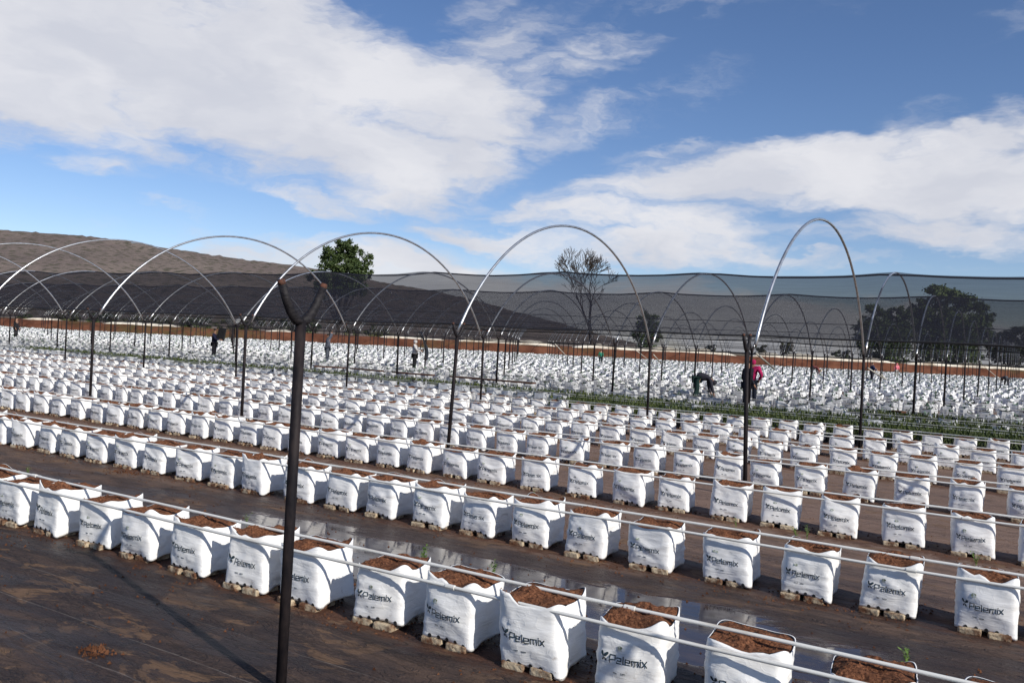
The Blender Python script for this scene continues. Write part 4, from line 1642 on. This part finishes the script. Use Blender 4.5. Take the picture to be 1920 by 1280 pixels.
def person(loc, facing, pose, top, trousers, label, hair=(0.02, 0.015, 0.012), hat=None, size=1.0, hood=None, bag=None):
    """local frame: +x is forward, y is the person's left"""
    root = link('person', None, loc=loc, rot=(0, 0, facing), scale=(size, size, size))
    V3 = Vector
    hip = V3((0, 0, .90))
    hl, hr_ = V3((0, .09, .88)), V3((0, -.09, .88))
    kl, kr = V3((.02, .10, .49)), V3((.0, -.10, .49))
    al, ar = V3((-.03, .10, .09)), V3((-.05, -.11, .09))
    waist, chest, neck = V3((0, 0, 1.05)), V3((.0, 0, 1.30)), V3((0, 0, 1.43))
    head = V3((.02, 0, 1.56))
    sl, sr = V3((0, .17, 1.37)), V3((0, -.17, 1.37))
    el_, er = V3((-.02, .24, 1.12)), V3((-.02, -.24, 1.12))
    wl_, wr = V3((.10, .25, .89)), V3((.10, -.25, .89))
    if pose == 'bent':
        hip = V3((-.10, 0, .84))
        hl, hr_ = hip + V3((0, .09, -.02)), hip + V3((0, -.09, -.02))
        kl, kr = V3((-.04, .11, .46)), V3((-.12, -.11, .46))
        al, ar = V3((-.14, .12, .09)), V3((-.24, -.12, .09))
        waist, chest, neck = hip + V3((.14, 0, .06)), hip + V3((.38, 0, .03)), hip + V3((.50, 0, -.04))
        head = neck + V3((.10, 0, -.09))
        sl, sr = chest + V3((.04, .16, -.02)), chest + V3((.04, -.16, -.02))
        el_, er = sl + V3((.02, .03, -.26)), sr + V3((.04, -.03, -.26))
        wl_, wr = el_ + V3((.08, -.04, -.22)), er + V3((.08, .04, -.22))
    if pose == 'up':
        el_, er = V3((.12, .22, 1.52)), V3((.14, -.2, 1.50))
        wl_, wr = V3((.16, .14, 1.72)), V3((.18, -.1, 1.72))
    if pose == 'carry':
        el_, er = V3((.10, .25, 1.16)), V3((.12, -.24, 1.14))
        wl_, wr = V3((.30, .12, 1.18)), V3((.30, -.12, 1.12))
    if pose == 'akimbo':
        el_, er = V3((-.08, .27, 1.14)), V3((-.08, -.34, 1.15))
        wl_, wr = V3((.14, .22, .98)), V3((.06, -.20, .98))
    arms = [[(chest, (.13, .10)), (sl, .055), (el_, .042), (wl_, .028)], [(chest, (.13, .10)), (sr, .055), (er, .042), (wr, .028)]]
    hands = []
    for (e, wv) in ((el_, wl_), (er, wr)):
        d = (wv - e).normalized()
        palm = wv + d * 0.07
        hands.append([(wv, .028), (palm, .030)])
        sd = d.cross(V3((1, 0, 0.01))).normalized()
        for q in range(4):
            b0 = palm + sd * (q - 1.5) * 0.017
            hands.append([(palm, .030), (b0 + d * 0.02, .009), (b0 + d * 0.05 + V3((0.01, 0, 0)), .008), (b0 + d * (0.075 - abs(q - 1.4) * .006) + V3((0.02, 0, -.004)), .007)])
        hands.append([(palm, .030), (palm - d * .02 + sd * .035, .010), (palm + d * .02 + sd * .05, .008)])
    up = (head - neck).normalized()
    body = [[(hip, (.13, .10)), (waist, (.12, .09)), (chest, (.13, .10)), (neck, .05), (head - up * .03, .075), (head + up * .05, .085)],
            [(hip, (.13, .10)), (hl, .08), (kl, .055), (al, .038), (al + V3((.05, 0, -.05)), .036), (al + V3((.17, 0, -.06)), .03)],
            [(hip, (.13, .10)), (hr_, .08), (kr, .055), (ar, .038), (ar + V3((.05, 0, -.05)), .036), (ar + V3((.17, 0, -.06)), .03)]] + arms + hands
    skinned(body, 'body', root, skinm)
    k = 1.22
    kb = 1.4 if pose == 'bent' else 1.0
    jk = [[(hip + V3((0, 0, -.02)), (.155, .12 * kb)), (waist + V3((0, 0, .06 * (kb - 1) / .4)), (.16, .13 * kb)), (chest, (.17, .125 * kb)), (neck - (neck - chest) * .25, .075)],
          [(chest, (.17, .125 * kb)), (sl, .075), (el_, .058), (wl_ - (wl_ - el_) * .06, .042)], [(chest, (.17, .125 * kb)), (sr, .075), (er, .058), (wr - (wr - er) * .06, .042)]]
    skinned(jk, 'jacket', root, cloth(top))
    tr = [[(hip, (.145, .115)), (hl, .10), (kl, .075), (al, .06)], [(hip, (.145, .115)), (hr_, .10), (kr, .075), (ar, .06)]]
    skinned(tr, 'trousers', root, cloth(trousers))
    for a in (al, ar):
        skinned([[(a + V3((-.01, 0, .02)), .05), (a + V3((.02, 0, -.04)), .05), (a + V3((.10, 0, -.05)), .042), (a + V3((.19, 0, -.055)), .034)]], 'boot', root, cloth((0.02, 0.02, 0.02)))
    fwd = V3((1, 0, 0)) if pose != 'bent' else V3((.35, 0, -.9)).normalized()
    # nose, ears
    skinned([[(head + fwd * .075, .016), (head + fwd * .105 - up * .015, .013)]], 'nose', root, skinm)
    # hair or hood wraps the back and top of the head
    hc = head + up * .03 - fwd * .02
    if hood:
        skinned([[(neck, .085), (head - fwd * .02, .112), (head + up * .07 - fwd * .025, .095)]], 'hood', root, cloth(hood))
    else:
        skinned([[(head - fwd * .035 - up * .02, .075), (hc + up * .04, .088), (hc + up * .055 + fwd * .02, .06)]], 'hair', root, cloth(hair))
    if hat:
        hv, hf = tube([head + up * .075, head + up * .085, head + up * .088, head + up * .17, head + up * .19], [0.19, 0.185, 0.105, 0.095, 0.03], 16)
        link('hat', mesh_from(hv, hf, [cloth(hat)], smooth=True), root)
    if bag:
        skinned([[(hip + V3((.13, -.05, .05)), .05), (hip + V3((.15, -.04, -.08)), (.10, .12)), (hip + V3((.14, -.04, -.2)), (.09, .11))]], 'apron_bag', root, cloth(bag))
    tag(root, label, 'person', 'workers in the field')
    return root


def face_cam(px):
    d = ray(px, 640)
    return math.atan2(-d.y, -d.x)


def stand(px, dep):
    p = at_depth(px, 640, dep)
    return Vector((p.x, p.y, 0))


def fdir(v):
    return math.atan2(v.y, v.x)


F_AWAY = fdir(FW)
F_RIGHT = fdir(RT)
person(stand(402, 43), F_RIGHT, 'carry', (0.02, 0.022, 0.05), (0.015, 0.015, 0.02), 'person in dark blue carrying an upright dark tray', size=0.98)
person(stand(615, 45), F_RIGHT, 'up', (0.09, 0.10, 0.13), (0.07, 0.08, 0.10), 'person in grey reaching up with both hands, right of the nearest post', size=1.0)
person(stand(779, 40), F_RIGHT, 'carry', (0.72, 0.70, 0.68), (0.02, 0.02, 0.022), 'person in a white shirt with a dark sheet over the shoulder', hood=(0.72, 0.70, 0.68), size=0.98)
person(stand(1316, 28.5), F_RIGHT, 'bent', (0.045, 0.045, 0.06), (0.02, 0.045, 0.042), 'person bent over the bags in a dark hoodie and green trousers', hood=(0.045, 0.045, 0.06))
person(stand(1414, 26.5), F_RIGHT + 0.9, 'akimbo', (0.52, 0.025, 0.13), (0.02, 0.025, 0.04), 'person in a bright pink hooded top with a khaki bag at the waist', hood=(0.52, 0.025, 0.13), bag=(0.22, 0.20, 0.13), size=0.97)
person(stand(1405, 25.5), F_RIGHT + 0.3, 'stand', (0.02, 0.02, 0.03), (0.018, 0.02, 0.03), 'person in black mostly hidden behind the leaning post', size=0.93)
person(stand(1128, 78), F_AWAY, 'stand', (0.03, 0.22, 0.13), (0.03, 0.05, 0.05), 'distant person in green below the bare tree', size=0.85)
person(stand(1528, 70), F_RIGHT, 'bent', (0.16, 0.05, 0.05), (0.05, 0.05, 0.06), 'distant person bending in a straw hat', hat=(0.6, 0.5, 0.36))
person(stand(1638, 62), F_RIGHT, 'carry', (0.02, 0.03, 0.08), (0.03, 0.03, 0.04), 'distant person in dark blue holding a pale rod', size=0.95)
person(stand(1684, 84), F_AWAY, 'stand', (0.75, 0.20, 0.24), (0.35, 0.33, 0.30), 'distant person in a light pink top before the red bank', hood=(0.75, 0.20, 0.24), size=0.95)
person(stand(1890, 66), F_AWAY, 'bent', (0.10, 0.11, 0.12), (0.05, 0.05, 0.06), 'distant stooping person in grey near the right edge')
person(stand(29, 62), F_RIGHT, 'stand', (0.02, 0.02, 0.025), (0.03, 0.03, 0.035), 'distant person in dark clothes at the far left')


def tray(center, size_, rot, label):
    parts = [box(0, 0, 0, *size_)]
    L, T, W = size_
    parts.append(box(0, T / 2 + .004, 0, L * 1.06, .012, W * 1.05))
    for i in range(5):
        parts.append(box(-L / 2 + L * (i + .5) / 5, -T / 2 - .015, 0, L / 7, .03, W * .8))
    V, F, _ = join(parts)
    o = link('seedling_tray', mesh_from(V, F, [M['black_film']]), loc=center, rot=rot)
    tag(o, label, 'tray', 'dark trays carried by workers')


pt = stand(404, 43) + RT * 0.28
tray((pt.x, pt.y, 1.38), (0.36, 0.07, 0.62), (0, 0.15, YAW), 'upright dark tray held by the worker in dark blue')
ps = stand(788, 40) + RT * 0.12
V, F = [], []
for i in range(15):
    f = i / 14
    z = 1.95 - 1.25 * f
    xx = -0.16 + 0.34 * math.sin(f * 1.9)
    for j in range(7):
        g = j / 6 - .5
        V.append((xx + 0.05 * math.cos(g * 5 + f * 6), g * 0.5, z + 0.03 * math.sin(g * 7)))
for i in range(14):
    for j in range(6):
        F.append((i * 7 + j, i * 7 + j + 1, (i + 1) * 7 + j + 1, (i + 1) * 7 + j))
o = link('dark_sheet', mesh_from(V, F, [M['black_film']], smooth=True), loc=(ps.x, ps.y, 0), rot=(0, 0, YAW))
md = o.modifiers.new('thick', 'SOLIDIFY')
md.thickness = 0.05
tag(o, 'long dark folded sheet over the shoulder of the white-clad worker', 'sheet')
pr_ = stand(1640, 62)
a = Vector((pr_.x, pr_.y, 1.25))
b_ = a + RT * 1.0 - Vector((0, 0, 0.85))
o = link('pale_rod', mesh_from(*tube([a - a, b_ - a], 0.03, 6), [M['brace']]), loc=a)
tag(o, 'pale rod held by the distant worker in dark blue', 'rod')
